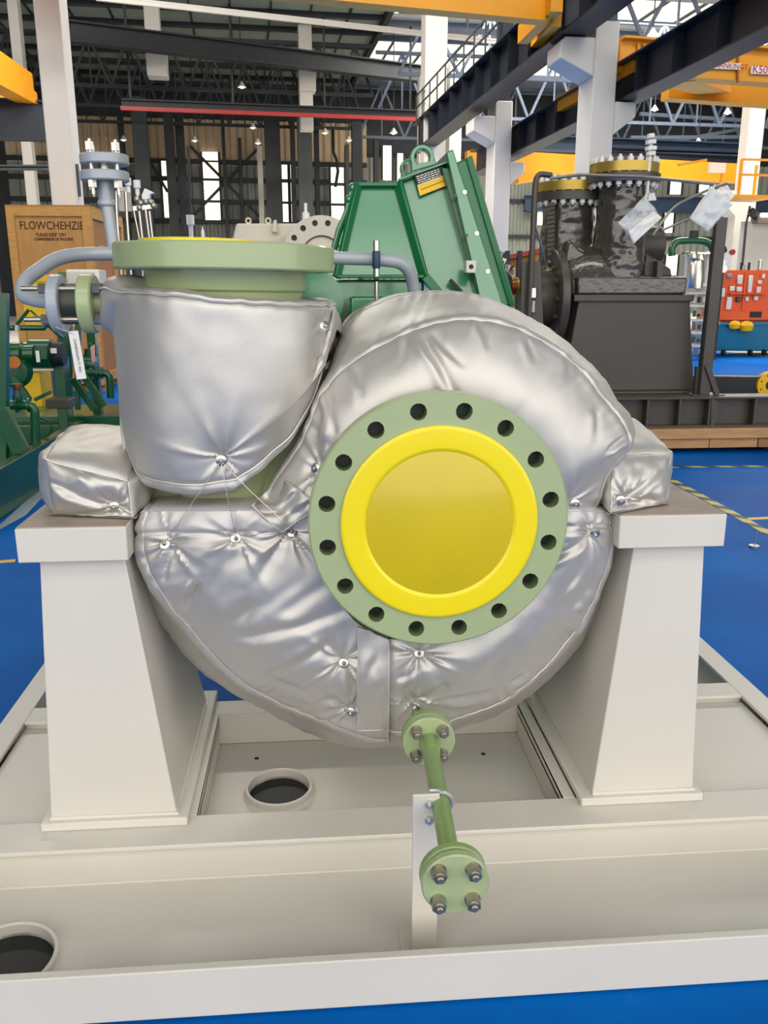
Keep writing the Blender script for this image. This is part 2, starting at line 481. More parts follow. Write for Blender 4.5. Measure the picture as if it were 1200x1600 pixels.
# ---------------------------------------------------------------- columns
def col_thing(label, loc): return thing('concrete_column', label, 'column', HM @ Vector(loc))
def corbel_column(label, x, y, w, d, ztop, left, right, m=M['white_paint']):
    t = col_thing(label, (x, y, 0))
    mb = MB(HM); mb.box(x - w / 2, x + w / 2, y, y + d, 0, ztop); mb.build('shaft', m, t, 0.02)
    if left:
        z, o = left
        mb = MB(HM); xl = x - w / 2
        mb.prism([(xl, y, z), (xl - o + .08, y, z), (xl - o, y, z - .08), (xl - o, y, z - 0.34), (xl, y, z - 0.62)], (0, d, 0)); mb.build('corbel', m, t, 0.02)
    if right:
        z, o = right
        mb = MB(HM); xr = x + w / 2
        mb.prism([(xr, y, z), (xr, y, z - 0.55), (xr + o, y, z - 0.24), (xr + o, y, z)], (0, d, 0)); mb.build('corbel', m, t, 0.02)
    return t
c1 = corbel_column('white concrete column with corbels each side behind the dark wrapped pump', 6.375, 15.5, 0.43, 0.7, 5.95, (5.68, 0.62), (4.68, 0.4))
mb = MB(HM); mb.box(6.3, 6.56, 15.55, 16.1, 5.95, 11.9); mb.build('steel_stub', M['beam_blue'], c1)
c2 = corbel_column('white concrete column with corbels just right of the green gear housing', 6.43, 21.8, 0.43, 0.75, 5.9, (5.55, 0.55), (4.52, 0.36))
mb = MB(HM); mb.box(6.35, 6.6, 21.85, 22.4, 5.9, 11.9); mb.build('steel_stub', M['runway_blue'], c2)
def plain_column(label, px0, px1, py, Yh, d, ztop, zb=0, m=M['white_paint']):
    a, b = hat(px0, py, Yh).x, hat(px1, py, Yh).x
    t = col_thing(label, ((a + b) / 2, Yh, zb))
    mb = MB(HM); mb.box(a, b, Yh, Yh + d, zb, ztop); mb.build('shaft', m, t, 0.02)
    return t, a, b
t, a, b = plain_column('tall off-white column rising behind the plywood crate at far left', 79, 118, 300, 15.6, 0.75, 11.9)
mb = MB(HM); mb.box(b, b + 0.03, 15.8, 15.95, 3.0, 3.5); mb.build('cable_clip', M['grey_steel'], t)
plain_column('slim white column beside the yellow crane in the upper left corner', 21, 37, 110, 36, 0.6, 11.9)
t, a, b = plain_column('white column crossed by the black girder, left of the pair under the dark roof', 225, 249, 30, 36.5, 0.6, 11.9, 9.6)
mb = MB(HM); mb.box(a, b + .2, 36.2, 37, hat(240, 116, 36).z, hat(240, 74, 36).z); mb.build('corbel', M['white_paint'], t, 0.03)
t, a, b = plain_column('white column crossed by the black girder, right of the pair under the dark roof', 466, 487, 50, 38.6, 0.6, 11.9, 7.9)
mb = MB(HM); mb.box(a - .02, b + .12, 38.4, 39.1, hat(480, 142, 38.4).z, hat(480, 105, 38.4).z); mb.build('corbel', M['white_paint'], t, 0.03)
plain_column('broad off-white column standing behind the green lifting lugs', 664, 698, 150, 27.5, 0.7, 11.9)
plain_column('narrow white column half hidden right of the broad off-white column', 703, 722, 170, 38, 0.6, 10.6)
plain_column('short white post left of the broad column above the green housing', 655, 672, 200, 33, 0.4, 8.9)
plain_column('white column at the right edge under the yellow crane girder', 1170, 1194, 200, 27, 0.5, 8.4)
t, a, b = plain_column('white column right of the hanging papers beside the white partition', 1145, 1166, 380, 24, 0.6, 4.2)
mb = MB(HM); mb.prism([(a, 24, 4.2), (a - .45, 24, 4.2), (a - .45, 24, 3.9), (a, 24, 3.5)], (0, .6, 0)); mb.build('corbel', M['white_paint'], t)
for i, (p0, p1, mt, yt, Yh) in enumerate(((191, 199, 'black_steel', 180, 48), (213, 236, 'grey_steel', 150, 46), (262, 276, 'black_steel', 175, 47), (279, 292, 'black_steel', 175, 48), (350, 355, 'black_steel', 175, 49), (375, 380, 'black_steel', 215, 49.2),
        (404, 412, 'white_paint', 228, 47), (416, 440, 'black_steel', 185, 46), (456, 463, 'black_steel', 190, 47), (467, 489, 'grey_steel', 165, 45), (493, 500, 'black_steel', 190, 48), (540, 546, 'grey_steel', 225, 48), (551, 566, 'black_steel', 190, 46), (585, 592, 'black_steel', 215, 48))):
    a, b = hat(p0, 300, Yh).x, hat(p1, 300, Yh).x; zt = hat(p0, yt, Yh).z
    colr = {'black_steel': 'black', 'grey_steel': 'grey', 'white_paint': 'pale'}[mt]
    nth = ['first', 'second', 'third', 'fourth', 'fifth', 'sixth', 'seventh', 'eighth', 'ninth', 'tenth', 'eleventh', 'twelfth', 'thirteenth', 'fourteenth'][i]
    mb = MB(HM); w = b - a
    mb.box(a, b, Yh, Yh + 0.03, 0, zt); mb.box(a, b, Yh + 0.4, Yh + 0.43, 0, zt); mb.box((a + b) / 2 - 0.015, (a + b) / 2 + 0.015, Yh + 0.03, Yh + 0.4, 0, zt)
    o = mb.build('steel_column', M[mt]); tag(o, '%s steel column before the far left wall, %s from the left' % (colr, nth), 'column', 'steel columns at the far left wall')

# ---------------------------------------------------------------- runway beams
def runway(label, x0, x1, z0, z1, ya, yb, step=1.3):
    t = thing('runway_beam', label, 'crane beam', HM @ Vector(((x0 + x1) / 2, ya, z0)))
    xc = (x0 + x1) / 2
    mb = MB(HM); mb.box(xc - 0.02, xc + 0.02, ya, yb, z0 + 0.03, z1 - 0.03); mb.build('web', M['runway_blue'], t)
    mb = MB(HM); mb.box(x0, x1, ya, yb, z0, z0 + 0.03); mb.build('bottom_flange', M['runway_blue'], t)
    mb = MB(HM); mb.box(x0, x1, ya, yb, z1 - 0.03, z1); mb.build('top_flange', M['runway_blue'], t)
    mb = MB(HM); mb.box(xc - 0.05, xc + 0.05, ya, yb, z1, z1 + 0.09); mb.build('rail', M['black_steel'], t)
    mb = MB(HM); mb.box(x0 + 0.03, x1 - 0.03, ya - 0.006, ya + 0.006, z0 + 0.03, z1 - 0.03); me = mb.mesh('stiffener', M['runway_blue'], HM @ Vector((xc, ya, z0)))
    n = int((yb - ya) / step)
    for i in range(n):
        inst(me, 'stiffener', t, Matrix.Translation(HM @ Vector((xc, ya + 0.3 + i * step, z0))))
    return t
runway('dark blue crane runway beam on the left corbels, crossing the top of the hall', 5.5, 6.0, 5.70, 6.55, 4, 29)
runway('dark blue crane runway beam on the right corbels, running to the upper right corner', 6.68, 7.12, 4.70, 5.36, 3, 26)

t = thing('walkway_railing', 'thin grey handrail on top of the runway beam beside the broad column', 'railing', HM @ Vector((5.6, 22, 6.55)))
for i in range(10):
    mb = MB(HM); mb.bar((5.56, 19.5 + i, 6.56), (5.56, 19.5 + i, 7.3), 0.035, 0.035); mb.build('rail_post', M['grey_steel'], t)
for z in (6.95, 7.3):
    mb = MB(HM); mb.bar((5.56, 19.4, z), (5.56, 28.6, z), 0.035, 0.035); mb.build('handrail', M['grey_steel'], t)
mb = MB(HM); pk_ = hat(521, 238, 47.5); pk_.z = 9.5
mb = MB(HM); mb.tube([pk_, hat(521, 238, 47), hat(526, 250, 47), hat(528, 268, 47), hat(524, 292, 47)], 0.08, 8); tag(mb.build('hanging_cable', M['black_steel']), 'curved black cable hanging before the far tan wall', 'cable')
# ---------------------------------------------------------------- trusses
def truss(label, x0, x1, y, zb, zt, n, m, r=0.06):
    t = thing('roof_truss', label, 'truss', HM @ Vector(((x0 + x1) / 2, y, zb)), 'roof trusses')
    mb = MB(HM); mb.bar((x0, y, zt), (x1, y, zt), 0.14, 0.14); mb.build('top_chord', m, t)
    mb = MB(HM); mb.bar((x0, y, zb), (x1, y, zb), 0.14, 0.14); mb.build('bottom_chord', m, t)
    for i in range(n):
        a, b = x0 + (x1 - x0) * i / n, x0 + (x1 - x0) * (i + 1) / n; c = (a + b) / 2
        for p, q in (((a, y, zb), (c, y, zt)), ((c, y, zt), (b, y, zb))):
            mb = MB(HM); mb.bar(p, q, r * 1.6, r * 1.6); mb.build('diagonal', m, t)
        mb = MB(HM); mb.bar((c, y, zb), (c, y, zt), r, r); mb.build('hanger', m, t)
    return t
for i, y in enumerate((39.5, 43.5, 47.5)):
    truss('black lattice roof truss of the dark left bay, %s from the front' % ['first', 'second', 'third', 'fourth', 'fifth'][i], -12.8, 5.8, y, 9.5, 11.4, 12, M['black_steel'])
for i, y in enumerate((24, 30, 36, 42, 48)):
    truss('blue lattice roof truss of the bright right bay, %s from the front' % ['first', 'second', 'third', 'fourth', 'fifth'][i], 6.3, 33, y, 9.6 - (i > 2) * .4, 11.8, 11, M['truss_blue'], 0.07)
for i, (p, q) in enumerate((((845, 190, 46), (905, 150, 34)), ((1000, 178, 44), (1160, 188, 44)), ((985, 215, 44), (1160, 214, 44)), ((990, 232, 45), (1165, 200, 45)))):
    mb = MB(HM); mb.bar(hat(*p), hat(*q), 0.16, 0.16); tag(mb.build('roof_tie', M['truss_blue']), 'blue roof tie rod under the bright bay, %s of four' % ['highest left', 'upper', 'middle', 'slanting'][i], 'tie rod')

# ---------------------------------------------------------------- transverse beams
def hbeam(name, label, cat, p, q, w, h, m):
    a, b = hat(*p), hat(*q)
    t = thing(name, label, cat, HM @ ((a + b) / 2))
    up = Vector((0, 0, h / 2))
    for nm, off, hh, ww in (('top_flange', up, 0.05, w), ('web', Vector((0, 0, 0)), h, 0.06), ('bottom_flange', -up, 0.05, w)):
        mb = MB(HM); mb.bar(a + off, b + off, ww, hh); mb.build(nm, m, t)
    return t
hbeam('cross_girder', 'thick black girder slanting across the dark roof in front of two white columns', 'girder', (60, 44, 32.6), (700, 121, 40.3), 0.5, 0.6, M['black_steel'])
hbeam('cross_girder', 'slim pale purlin line high under the dark roof', 'girder', (150, -4, 30), (820, 70, 35.4), 0.1, 0.12, M['white_paint'])
t = hbeam('crane_rail', 'long red rail under a black beam crossing the dark bay', 'rail', (190, 163, 36), (655, 180, 38.6), 0.35, 0.3, M['black_steel'])
a, b = hat(188, 169, 35.7), hat(655, 186.5, 38.3); mb = MB(HM); mb.bar(a, b, 0.12, 0.14); mb.build('red_conductor', M['red_paint'], t)
for f_ in (.03, .35, .66, .97):
    p = a + (b - a) * f_; mb = MB(HM); mb.bar(p + Vector((0, .3, .4)), Vector((p.x, p.y + .3, 12.0)), 0.08, 0.08); mb.build('hanger', M['black_steel'], t)
hbeam('cross_girder', 'dark blue cross beam behind the valve stack of the dark pump', 'girder', (800, 222, 31), (1168, 236, 32), 0.6, 0.42, M['beam_blue'])
gt = hbeam('cross_girder', 'dark blue beam low on the far right wall below the windows', 'girder', (820, 318, 49.6), (1200, 322, 49.6), 0.6, 0.8, M['beam_blue'])
for px in (840, 960, 1080, 1190): part_ = MB(HM); p = hat(px, 320, 49.6); part_.box(p.x - .1, p.x + .1, 49.6, 50.3, p.z - .3, p.z + .3); part_.build('wall_bracket', M['beam_blue'], gt)
hbeam('cross_girder', 'dark navy beam below the blue cross beam over the yellow crane', 'girder', (955, 244, 31.15), (1160, 251, 31.95), 0.5, 0.5, M['runway_blue'])
hbeam('cross_girder', 'blue girder in the left corner under the yellow crane', 'girder', (-40, 185, 26), (78, 190, 27.5), 0.4, 1.0, M['runway_blue'])
hbeam('walkway_beam', 'thin grey rail across the left window', 'rail', (-30, 262, 30), (80, 262, 30), 0.2, 0.1, M['grey_steel'])

# ---------------------------------------------------------------- bridge cranes
CYM = M['crane_yellow']
def girder(parent, p, q, d, h, m=CYM, name='girder'):
    a, b = Vector(p), Vector(q); mb = MB(HM); mb.bar(a, b, d, h); return mb.build(name, m, parent)
cr = thing('bridge_crane', 'orange-yellow bridge crane girder along the top edge over the dark bay', 'crane', HM @ Vector((0, 14.6, 6.8)))
gb = hat(855, 32, 15.0); ga = hat(500, 0, 14.5); ga = gb + (ga - gb) * 2.2; ga.z = gb.z
girder(cr, ga + Vector((0, .15, .5)), gb + Vector((0, .15, .5)), 0.3, 1.0)
girder(cr, gb + Vector((.05, -.3, .2)), gb + Vector((.1, 1.6, .2)), 0.2, 0.3, name='end_carriage')
girder(cr, hat(868, 30, 15.2), hat(836, 66, 17.4), 0.2, 0.22, name='end_bracket')
for i in range(6):
    mb = MB(HM); mb.bar(hat(862 + i * 5, 22 - i * 3, 16.4), hat(862 + i * 5, -6 - i * 3, 16.4), 0.03, 0.03); mb.build('railing_post', CYM, cr)
cr = thing('bridge_crane', 'double girder yellow bridge crane with red lettered signs at upper right', 'crane', HM @ Vector((10, 16.5, 5.6)))
g1a, g1b = hat(962, 92, 16), hat(1330, 118, 16)
girder(cr, g1a, g1b, 0.35, 0.52)
girder(cr, g1a + Vector((0, -0.1, 0.28)), g1b + Vector((0, -0.1, 0.28)), 0.5, 0.04, name='top_rail')
g2a, g2b = hat(1040, 139, 18.2), hat(1340, 160, 18.2)
girder(cr, g2a, g2b, 0.35, 0.42); 
girder(cr, (g1a + g1b) / 2 + Vector((-1.0, 0.2, -0.15)), (g2a + g2b) / 2 + Vector((-1.2, -0.2, 0.05)), 0.6, 0.2, name='cross_tie')
girder(cr, g1a + Vector((0.2, -0.6, -0.2)), g1a + Vector((0.1, 3.0, -0.2)), 0.25, 0.3, name='end_carriage')
for px in (997, 1006, 1153):
    a = hat(px, 65 + (px - 962) * .07, 15.78); b = hat(px, 120 + (px - 962) * .05, 15.78)
    mb = MB(HM); mb.bar(a, b, 0.04, 0.03); mb.build('stiffener', M['rust'] if px == 1153 else CYM, cr)
def sign(px0, px1, py0, py1, body, size):
    Yp = 15.76
    a, b = hat(px0, py0, Yp), hat(px1, py1, Yp)
    mb = MB(HM); mb.box(a.x, b.x, Yp - 0.01, Yp + 0.02, b.z, a.z); s_ = mb.build('sign_plate', M['paper'], cr)
    mb = MB(); c = (a + b) / 2; text_mb(mb, body, size, HM @ frame((c.x, Yp - 0.014, c.z), (1, 0, -0.03), (0, 0, 1)), 0.002); mb.build('sign_lettering', M['red_text'], s_)
sign(1107, 1157, 97, 109, "KUGRANKINGT", 0.125)
sign(1174, 1216, 103, 117, "K50T0", 0.185)
mb = MB(HM)
a = hat(1057, 44, 17.5)
cr_c = MB(HM); cr_c.bar(hat(1057, 48, 17.5), hat(1057, 72, 17.5), 0.05, 0.05); cr_c.build('cabin_post', CYM, cr)
for px in (1078,): m2 = MB(HM); m2.bar(hat(1057, 48, 17.5), hat(px, 50, 17.5), 0.05, 0.05); m2.build('cabin_rail', CYM, cr)
cr = thing('bridge_crane', 'yellow bridge crane low in the background behind the dark pump nozzles', 'crane', HM @ hat(950, 268, 25))
girder(cr, hat(735, 250, 27.6), hat(1160, 272, 28.9), 0.45, 0.58)
girder(cr, hat(728, 252, 27.2), hat(775, 252, 27.2), 0.3, 0.56, name='hoist_trolley')
girder(cr, hat(806, 281, 27), hat(840, 276, 27), 0.5, 0.24, name='end_carriage')
pl = thing('crane_platform', 'yellow railed crane maintenance platform at the right edge', 'platform', HM @ hat(1150, 312, 22))
X0, X1 = hat(1110, 312, 22).x, hat(1190, 312, 22).x; zf = hat(1150, 313, 22).z; zr = hat(1150, 254, 22).z
mb = MB(HM); mb.box(X0, X1, 21.4, 22.4, zf, zf + 0.08); mb.build('deck', CYM, pl)
for x, y in ((X0 + .45, 21.45), (X1 - .03, 21.45), (X1 - .03, 22.35), (X0 + .45, 22.35)):
    mb = MB(HM); mb.bar((x, y, zf), (x, y, zr), 0.06, 0.06); mb.build('post', CYM, pl)
for z in (zr, (zf + zr) / 2 + .1):
    mb = MB(HM); mb.bar((X0 + .45, 21.45, z), (X1, 21.45, z), 0.05, 0.05); mb.build('handrail', CYM, pl)
mb = MB(HM); mb.bar(hat(1060, 258, 21.5), hat(1104, 250, 21.5), 0.06, 0.06); mb.build('handrail', CYM, pl)
mb = MB(HM); a = hat(1122, 262, 22.2); mb.box(a.x - .22, a.x + .22, 22.2, 22.3, a.z - .12, a.z + .12); mb.build('control_box', M['white_paint'], pl)
cr = thing('bridge_crane', 'yellow slanting crane girder seen above the lower runway beam', 'crane', HM @ hat(840, 193, 27))
girder(cr, hat(812, 205, 31), hat(868, 183, 25), 0.3, 0.5)
cr = thing('bridge_crane', 'yellow crane girder end in the upper left corner above the blue girder', 'crane', HM @ hat(20, 130, 25))
girder(cr, hat(-60, 80, 20), hat(38, 138, 27), 0.5, 0.75)
girder(cr, hat(-30, 151, 27), hat(55, 151, 27), 0.6, 0.3, name='end_carriage')

# ---------------------------------------------------------------- pendant lamps
sh = MB(); sh.lathe([(0.03, 0.16), (0.05, 0.12), (0.17, -0.05), (0.18, -0.06), (0.165, -0.055), (0.04, 0.11)], (0, 0, 0), (0, 0, 1), 20)
shade_me = sh.mesh('lamp_shade', M['lamp_shade'])
bu = MB(); bu.ball((0, 0, -0.02), 0.09, 12); bulb_me = bu.mesh('bulb', M['lamp_glow'])

lamps = [(378, 134, 38, 'under the black lattice, high above the red rail'), (304, 218, 44, 'under the red rail beside the tall bright window'), (395, 198, 44, 'right under the red rail, upper of two close lamps'), (403, 222, 44, 'lower of two close lamps under the red rail'),
         (508, 206, 42, 'under the red rail near the curved cable'), (615, 206, 39.5, 'under the red rail left of the broad column'), (545, 218, 46, 'between red rail and far window, right side'), (193, 217, 46, 'at the left end under the red rail'),
         (1020, 54, 24, 'lit above the yellow crane girder'), (1195, 63, 22, 'bright at the right edge above the yellow crane'), (1091, 222, 36, 'on a long rod before the blue trusses'), (1023, 170, 40, 'below the runway beam right of the corbel'), (888, 156, 38, 'small among trusses left of the corbel column'), (1137, 175, 38, 'right of the trusses by the far white column')]
for px, py, Y, wh in lamps:
    p = HM @ hat(px, py, Y)
    t = thing('pendant_lamp', 'white cone pendant lamp ' + wh, 'lamp', p, 'pendant hall lamps')
    for me, nm in ((shade_me, 'lamp_shade'), (bulb_me, 'bulb')): inst(me, nm, t, Matrix.Translation(p))
    mb = MB(); mb.cyl(p + Vector((0, 0, 0.15)), Vector((p.x, p.y, 12.0)), 0.02, 6); mb.build('lamp_rod', M['black_steel'], t)

# ---------------------------------------------------------------- floor markings
def tape(label, pts, w, m, z=0.002):
    mb = MB(); pts = [Vector(p) for p in pts]
    for a, b in zip(pts, pts[1:]):
        d = (b - a).normalized(); n = Vector((-d.y, d.x, 0)) * w / 2
        mb.hexa([a - n + Vector((0, 0, 0.0003)), b - n + Vector((0, 0, 0.0003)), b + n + Vector((0, 0, 0.0003)), a + n + Vector((0, 0, 0.0003)), a - n + Vector((0, 0, z)), b - n + Vector((0, 0, z)), b + n + Vector((0, 0, z)), a + n + Vector((0, 0, z))])
    tag(mb.build('floor_tape', m), label, 'floor tape')
tape('yellow and black hazard tape slanting on the blue floor beside the right pedestal', [atz(1040, 745, 0), atz(1210, 838, 0)], 0.07, M['hazard'])
tape('yellow and black hazard tape lying crosswise before the wooden pallet', [atz(1040, 730, 0), atz(1260, 728, 0)], 0.05, M['hazard'])
tape('short yellow floor tape joining the hazard tape at the right edge', [atz(1168, 811, 0), atz(1230, 808, 0)], 0.05, M['yellow_paint'])
tape('yellow floor line in the lower left beside the left pedestal', [atz(-20, 880, 0), atz(24, 876, 0)], 0.05, M['yellow_paint'])
mb = MB(); mb.hexa([atz(-20, 838, 0.0004), atz(40, 805, 0.0004), atz(90, 752, 0.0004), atz(52, 772, 0.0004)] + [atz(-20, 838, 0.002), atz(40, 805, 0.002), atz(90, 752, 0.002), atz(52, 772, 0.002)])
tag(mb.build('floor_lane', M['pale_lane']), 'pale grey lane painted on the floor beside the left pedestal', 'floor lane')
tape('thin yellow line along the pale floor lane at left', [atz(30, 772, 0), atz(70, 764, 0)], 0.03, M['yellow_paint'])
t = thing('eye_bolt', 'small bright eye bolt standing on the blue floor at right', 'bolt', atz(1178, 855, 0))
p = atz(1178, 855, 0)
mb = MB(); mb.cyl(p, p + Vector((0, 0, 0.012)), 0.03, 16); mb.build('washer', M['steel'], t)
mb = MB(); mb.cyl(p, p + Vector((0.01, 0, 0.11)), 0.005, 8); mb.build('rod', M['steel'], t)
# ================================================================ PUMP BASE
def holed_plate(mb, x0, x1, y0, y1, z0, z1, cx, cy, r, n=64):
    angs = [2 * PI * i / n for i in range(n)] + [math.atan2(y - cy, x - cx) % (2 * PI) for x in (x0, x1) for y in (y0, y1)]
    angs = sorted(angs); m = len(angs)
    cir, rec = [], []
    for a in angs:
        c, s_ = math.cos(a), math.sin(a)
        t = min([(x1 - cx) / c if c > 1e-9 else (x0 - cx) / c if c < -1e-9 else 9e9, (y1 - cy) / s_ if s_ > 1e-9 else (y0 - cy) / s_ if s_ < -1e-9 else 9e9])
        cir.append((cx + c * r, cy + s_ * r)); rec.append((cx + c * t, cy + s_ * t))
    v = [(x, y, z) for z in (z1, z0) for L_ in (cir, rec) for x, y in L_]
    f = []
    for i in range(m):
        j = (i + 1) % m
        f += [(i, m + i, m + j, j), (2 * m + i, 2 * m + j, 3 * m + j, 3 * m + i), (i, j, 2 * m + j, 2 * m + i), (m + i, 3 * m + i, 3 * m + j, m + j)]
    return mb.add(v, f)
base = thing('pump_baseplate', 'large off-white welded steel base frame carrying the silver wrapped pump', 'base frame', (0.24, 2.2, 0))
BP = M['base_paint']
mb = MB(); mb.box(-1.05, 1.54, 1.5, 1.522, 0.004, 0.125); mb.build('front_beam', BP, base, 0.003)
mb = MB(); mb.box(-0.975, 1.46, 1.932, 2.03, 0.012, 0.112); mb.box(-0.975, 1.46, 1.92, 2.047, 0.112, 0.125)
mb.build('cross_beam', BP, base, 0.003)
mb = MB(); mb.tube([(-0.97, 1.931, 0.014), (0.2, 1.931, 0.0145), (1.455, 1.931, 0.014)], 0.005, 6); mb.build('weld_seam', BP, base)
for x0, x1 in ((-1.05, -0.975), (1.46, 1.54)):
    mb = MB(); mb.box(x0, x1, 1.522, 4.7, 0.112, 0.125)
    xc = x0 + 0.012 if x0 < 0 else x1 - 0.022
    mb.box(xc, xc + 0.012, 1.522, 4.7, 0.004, 0.112); mb.box(x0, x1, 1.522, 4.7, 0.004, 0.012)
    mb.build('side_rail', BP, base, 0.002)
mb = MB(); mb.box(-0.975, 1.46, 2.612, 2.70, 0.012, 0.112); mb.box(-0.975, 1.46, 2.604, 2.705, 0.112, 0.125); mb.build('cross_beam', BP, base, 0.003)
mb = MB(); mb.box(-0.975, 1.46, 4.6, 4.7, 0.012, 0.125); mb.build('cross_beam', BP, base, 0.003)
mb = MB(); holed_plate(mb, -1.03, 1.52, 1.522, 1.931, 0.004, 0.012, -0.728, 1.667, 0.105); mb.build('drip_pan', BP, base)
mb = MB(); holed_plate(mb, -0.345, 0.665, 2.03, 2.613, 0.004, 0.012, -0.137, 2.308, 0.092); mb.build('drip_pan', BP, base)
for cx, cy, r in ((-0.728, 1.667, 0.105), (-0.137, 2.308, 0.092)):
    mb = MB(); mb.lathe([(r, 0.005), (r, 0.035), (r + 0.003, 0.038), (r + 0.007, 0.038), (r + 0.010, 0.035), (r + 0.011, 0.018), (r + 0.018, 0.0121)], (cx, cy, 0), n=64)
    c = mb.build('drain_sleeve', BP, base)
    mb = MB(); mb.cyl((cx, cy, 0.003), (cx, cy, 0.0055), r - 0.001, 48); mb.build('sleeve_shade_disc', M['dark_hole'], c)  # dark disc stands in for the shaded depth of the hole
for px, py in ((401, 1185), (755, 1178)):
    p = atz(px, py, 0.0122); mb = MB(); mb.cyl(p, p + Vector((0, 0, 0.0006)), 0.008, 14); mb.build('drain_hole', M['dark_hole'], base)
for x0, x1, bx in ((-0.975, -0.345, -0.365), (0.665, 1.46, 0.685)):
    mb = MB(); mb.box(x0, x1, 2.047, 2.604, 0.088, 0.1); mb.build('deck_panel', BP, base, 0.002)
    a, b = (bx, bx + 0.02) if bx < 0 else (bx - 0.02, bx)
    mb = MB(); mb.box(a, b, 2.047, 2.604, 0.012, 0.125)
    a, b = (bx - 0.012, bx + 0.02) if bx < 0 else (bx - 0.02, bx + 0.012)
    mb.box(a, b, 2.047, 2.604, 0.112, 0.1255)
    mb.build('inner_beam', BP, base, 0.002)
def pedestal(b0, b1, t0, t1, c0, c1, p0, p1):
    mb = MB(); mb.box(p0, p1, 2.0, 2.74, 0.1255, 0.15)
    plin = mb.build('plinth', BP, base, 0.004)
    mb = MB(); mb.tube([(b0, 2.018, 0.152), (b1, 2.018, 0.152), (b1, 2.62, 0.152)], 0.006, 6); mb.build('weld_seam', BP, plin)
    mb = MB(); mb.hexa([(b0, 2.02, 0.15), (b1, 2.02, 0.15), (b1, 2.66, 0.15), (b0, 2.66, 0.15), (t0, 2.02, 0.868), (t1, 2.02, 0.868), (t1, 2.42, 0.868), (t0, 2.42, 0.868)])
    p = mb.build('pedestal', BP, base, 0.003)
    mb = MB(); mb.box(c0, c1, 1.985, 2.45, 0.868, 0.952); mb.build('cap_block', BP, p, 0.003)
    mb = MB(); mb.box(c0 + 0.003, c1 - 0.003, 1.989, 2.447, 0.952, 0.955); o = mb.build('seat_plate', M['seat_plate'], p); o['label'] = 'brown worn bare seat plate'
pedestal(-0.718, -0.391, -0.675, -0.474, -0.714, -0.457, -0.74, -0.362)
pedestal(0.735, 1.022, 0.80, 0.985, 0.745, 1.02, 0.70, 1.045)
# pipe bracket welded into the pan
pb = MB()
pb.box(0.192, 0.252, 1.628, 1.636, 0.012, 0.43)
pb.box(0.246, 0.252, 1.636, 1.70, 0.012, 0.40)
brk = pb.build('pipe_bracket', BP, base, 0.004, 3)
mb = MB(); mb.box(0.17, 0.265, 1.59, 1.72, 0.0122, 0.018); mb.build('bracket_foot', BP, brk, 0.003)
for z in (0.408, 0.368):
    mb = MB(); mb.cyl((0.228, 1.622, z), (0.228, 1.6285, z), 0.010, 6); mb.cyl((0.228, 1.612, z), (0.228, 1.6285, z), 0.004, 10)
    mb.build('bracket_nut', M['zinc'], brk)

# ================================================================ PUMP
def flange_ring(mb, Mx, R, r, th, nh, rh, rc, phase=0.5, chamf=0.004, sub=8):
    """annular plate in local XY, z 0..th, with nh through holes"""
    d = PI / nh
    for k in range(nh):
        a = 2 * PI * (k + phase) / nh
        bnd = [(R - chamf, a - d + 2 * d * i / sub) for i in range(sub)] + [(R - chamf + (r - R + chamf) * i / 4, a + d) for i in range(4)] + \
              [(r, a + d - 2 * d * i / sub) for i in range(sub)] + [(r + (R - chamf - r) * i / 4, a - d) for i in range(4)]
        bp = [(q * math.cos(w), q * math.sin(w)) for q, w in bnd]
        hx, hy = rc * math.cos(a), rc * math.sin(a)
        hp = []
        for x, y in bp:
            w = math.atan2(y - hy, x - hx); hp.append((hx + rh * math.cos(w), hy + rh * math.sin(w)))
        m = len(bp)
        v = [Mx @ Vector((x, y, z)) for z in (0, th) for L_ in (bp, hp) for x, y in L_]
        f, g = [], []
        for i in range(m):
            j = (i + 1) % m
            f += [(i, j, m + j, m + i), (2 * m + i, 3 * m + i, 3 * m + j, 2 * m + j)]
            g.append((m + i, m + j, 3 * m + j, 3 * m + i))
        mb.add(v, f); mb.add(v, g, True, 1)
    n = nh * sub
    v, f = [], []
    for q, z in ((R - chamf, 0), (R, chamf), (R, th - chamf), (R - chamf, th)):
        v += [Mx @ Vector((q * math.cos(2 * PI * i / n - d + 2 * PI * phase / nh), q * math.sin(2 * PI * i / n - d + 2 * PI * phase / nh), z)) for i in range(n)]
    for k in range(3):
        f += [(k * n + i, k * n + (i + 1) % n, (k + 1) * n + (i + 1) % n, (k + 1) * n + i) for i in range(n)]
    mb.add(v, f, True)
    v = [Mx @ Vector((r * math.cos(2 * PI * i / n), r * math.sin(2 * PI * i / n), z)) for z in (0, th) for i in range(n)]
    mb.add(v, [(i, (i + 1) % n, n + (i + 1) % n, n + i) for i in range(n)], True)
    return mb
FC = Vector((0.266, 1.80, 0.996)); FR = 0.29
NC = Vector((-0.219, 2.235, 0))
pump = thing('process_pump', 'sage green centrifugal pump with a big bolt-hole suction flange, wrapped in silver jackets', 'pump', (0.19, 2.25, 0.955))
mb = MB()
mb.lathe([(1e-6, 0), (0.22, 0), (0.36, 0.05), (0.44, 0.11), (0.46, 0.2), (0.46, 0.33), (0.38, 0.42), (1e-6, 0.42)], (0.19, 2.06, 0.86), (0, 1, 0), 64)
mb.cyl((NC.x, NC.y, 0.9), (NC.x, NC.y, 1.44), 0.15, 48)
mb.cyl((FC.x, 1.86, FC.z), (FC.x, 2.2, FC.z - 0.03), 0.2, 48)
mb.box(-0.62, -0.46, 2.12, 2.4, 0.956, 1.04); mb.box(0.76, 0.9, 2.2, 2.42, 0.956, 1.04)
mb.box(-0.48, 0.8, 2.2, 2.38, 0.94, 1.04)
mb.build('casing', M['sage'], pump, 0.004)
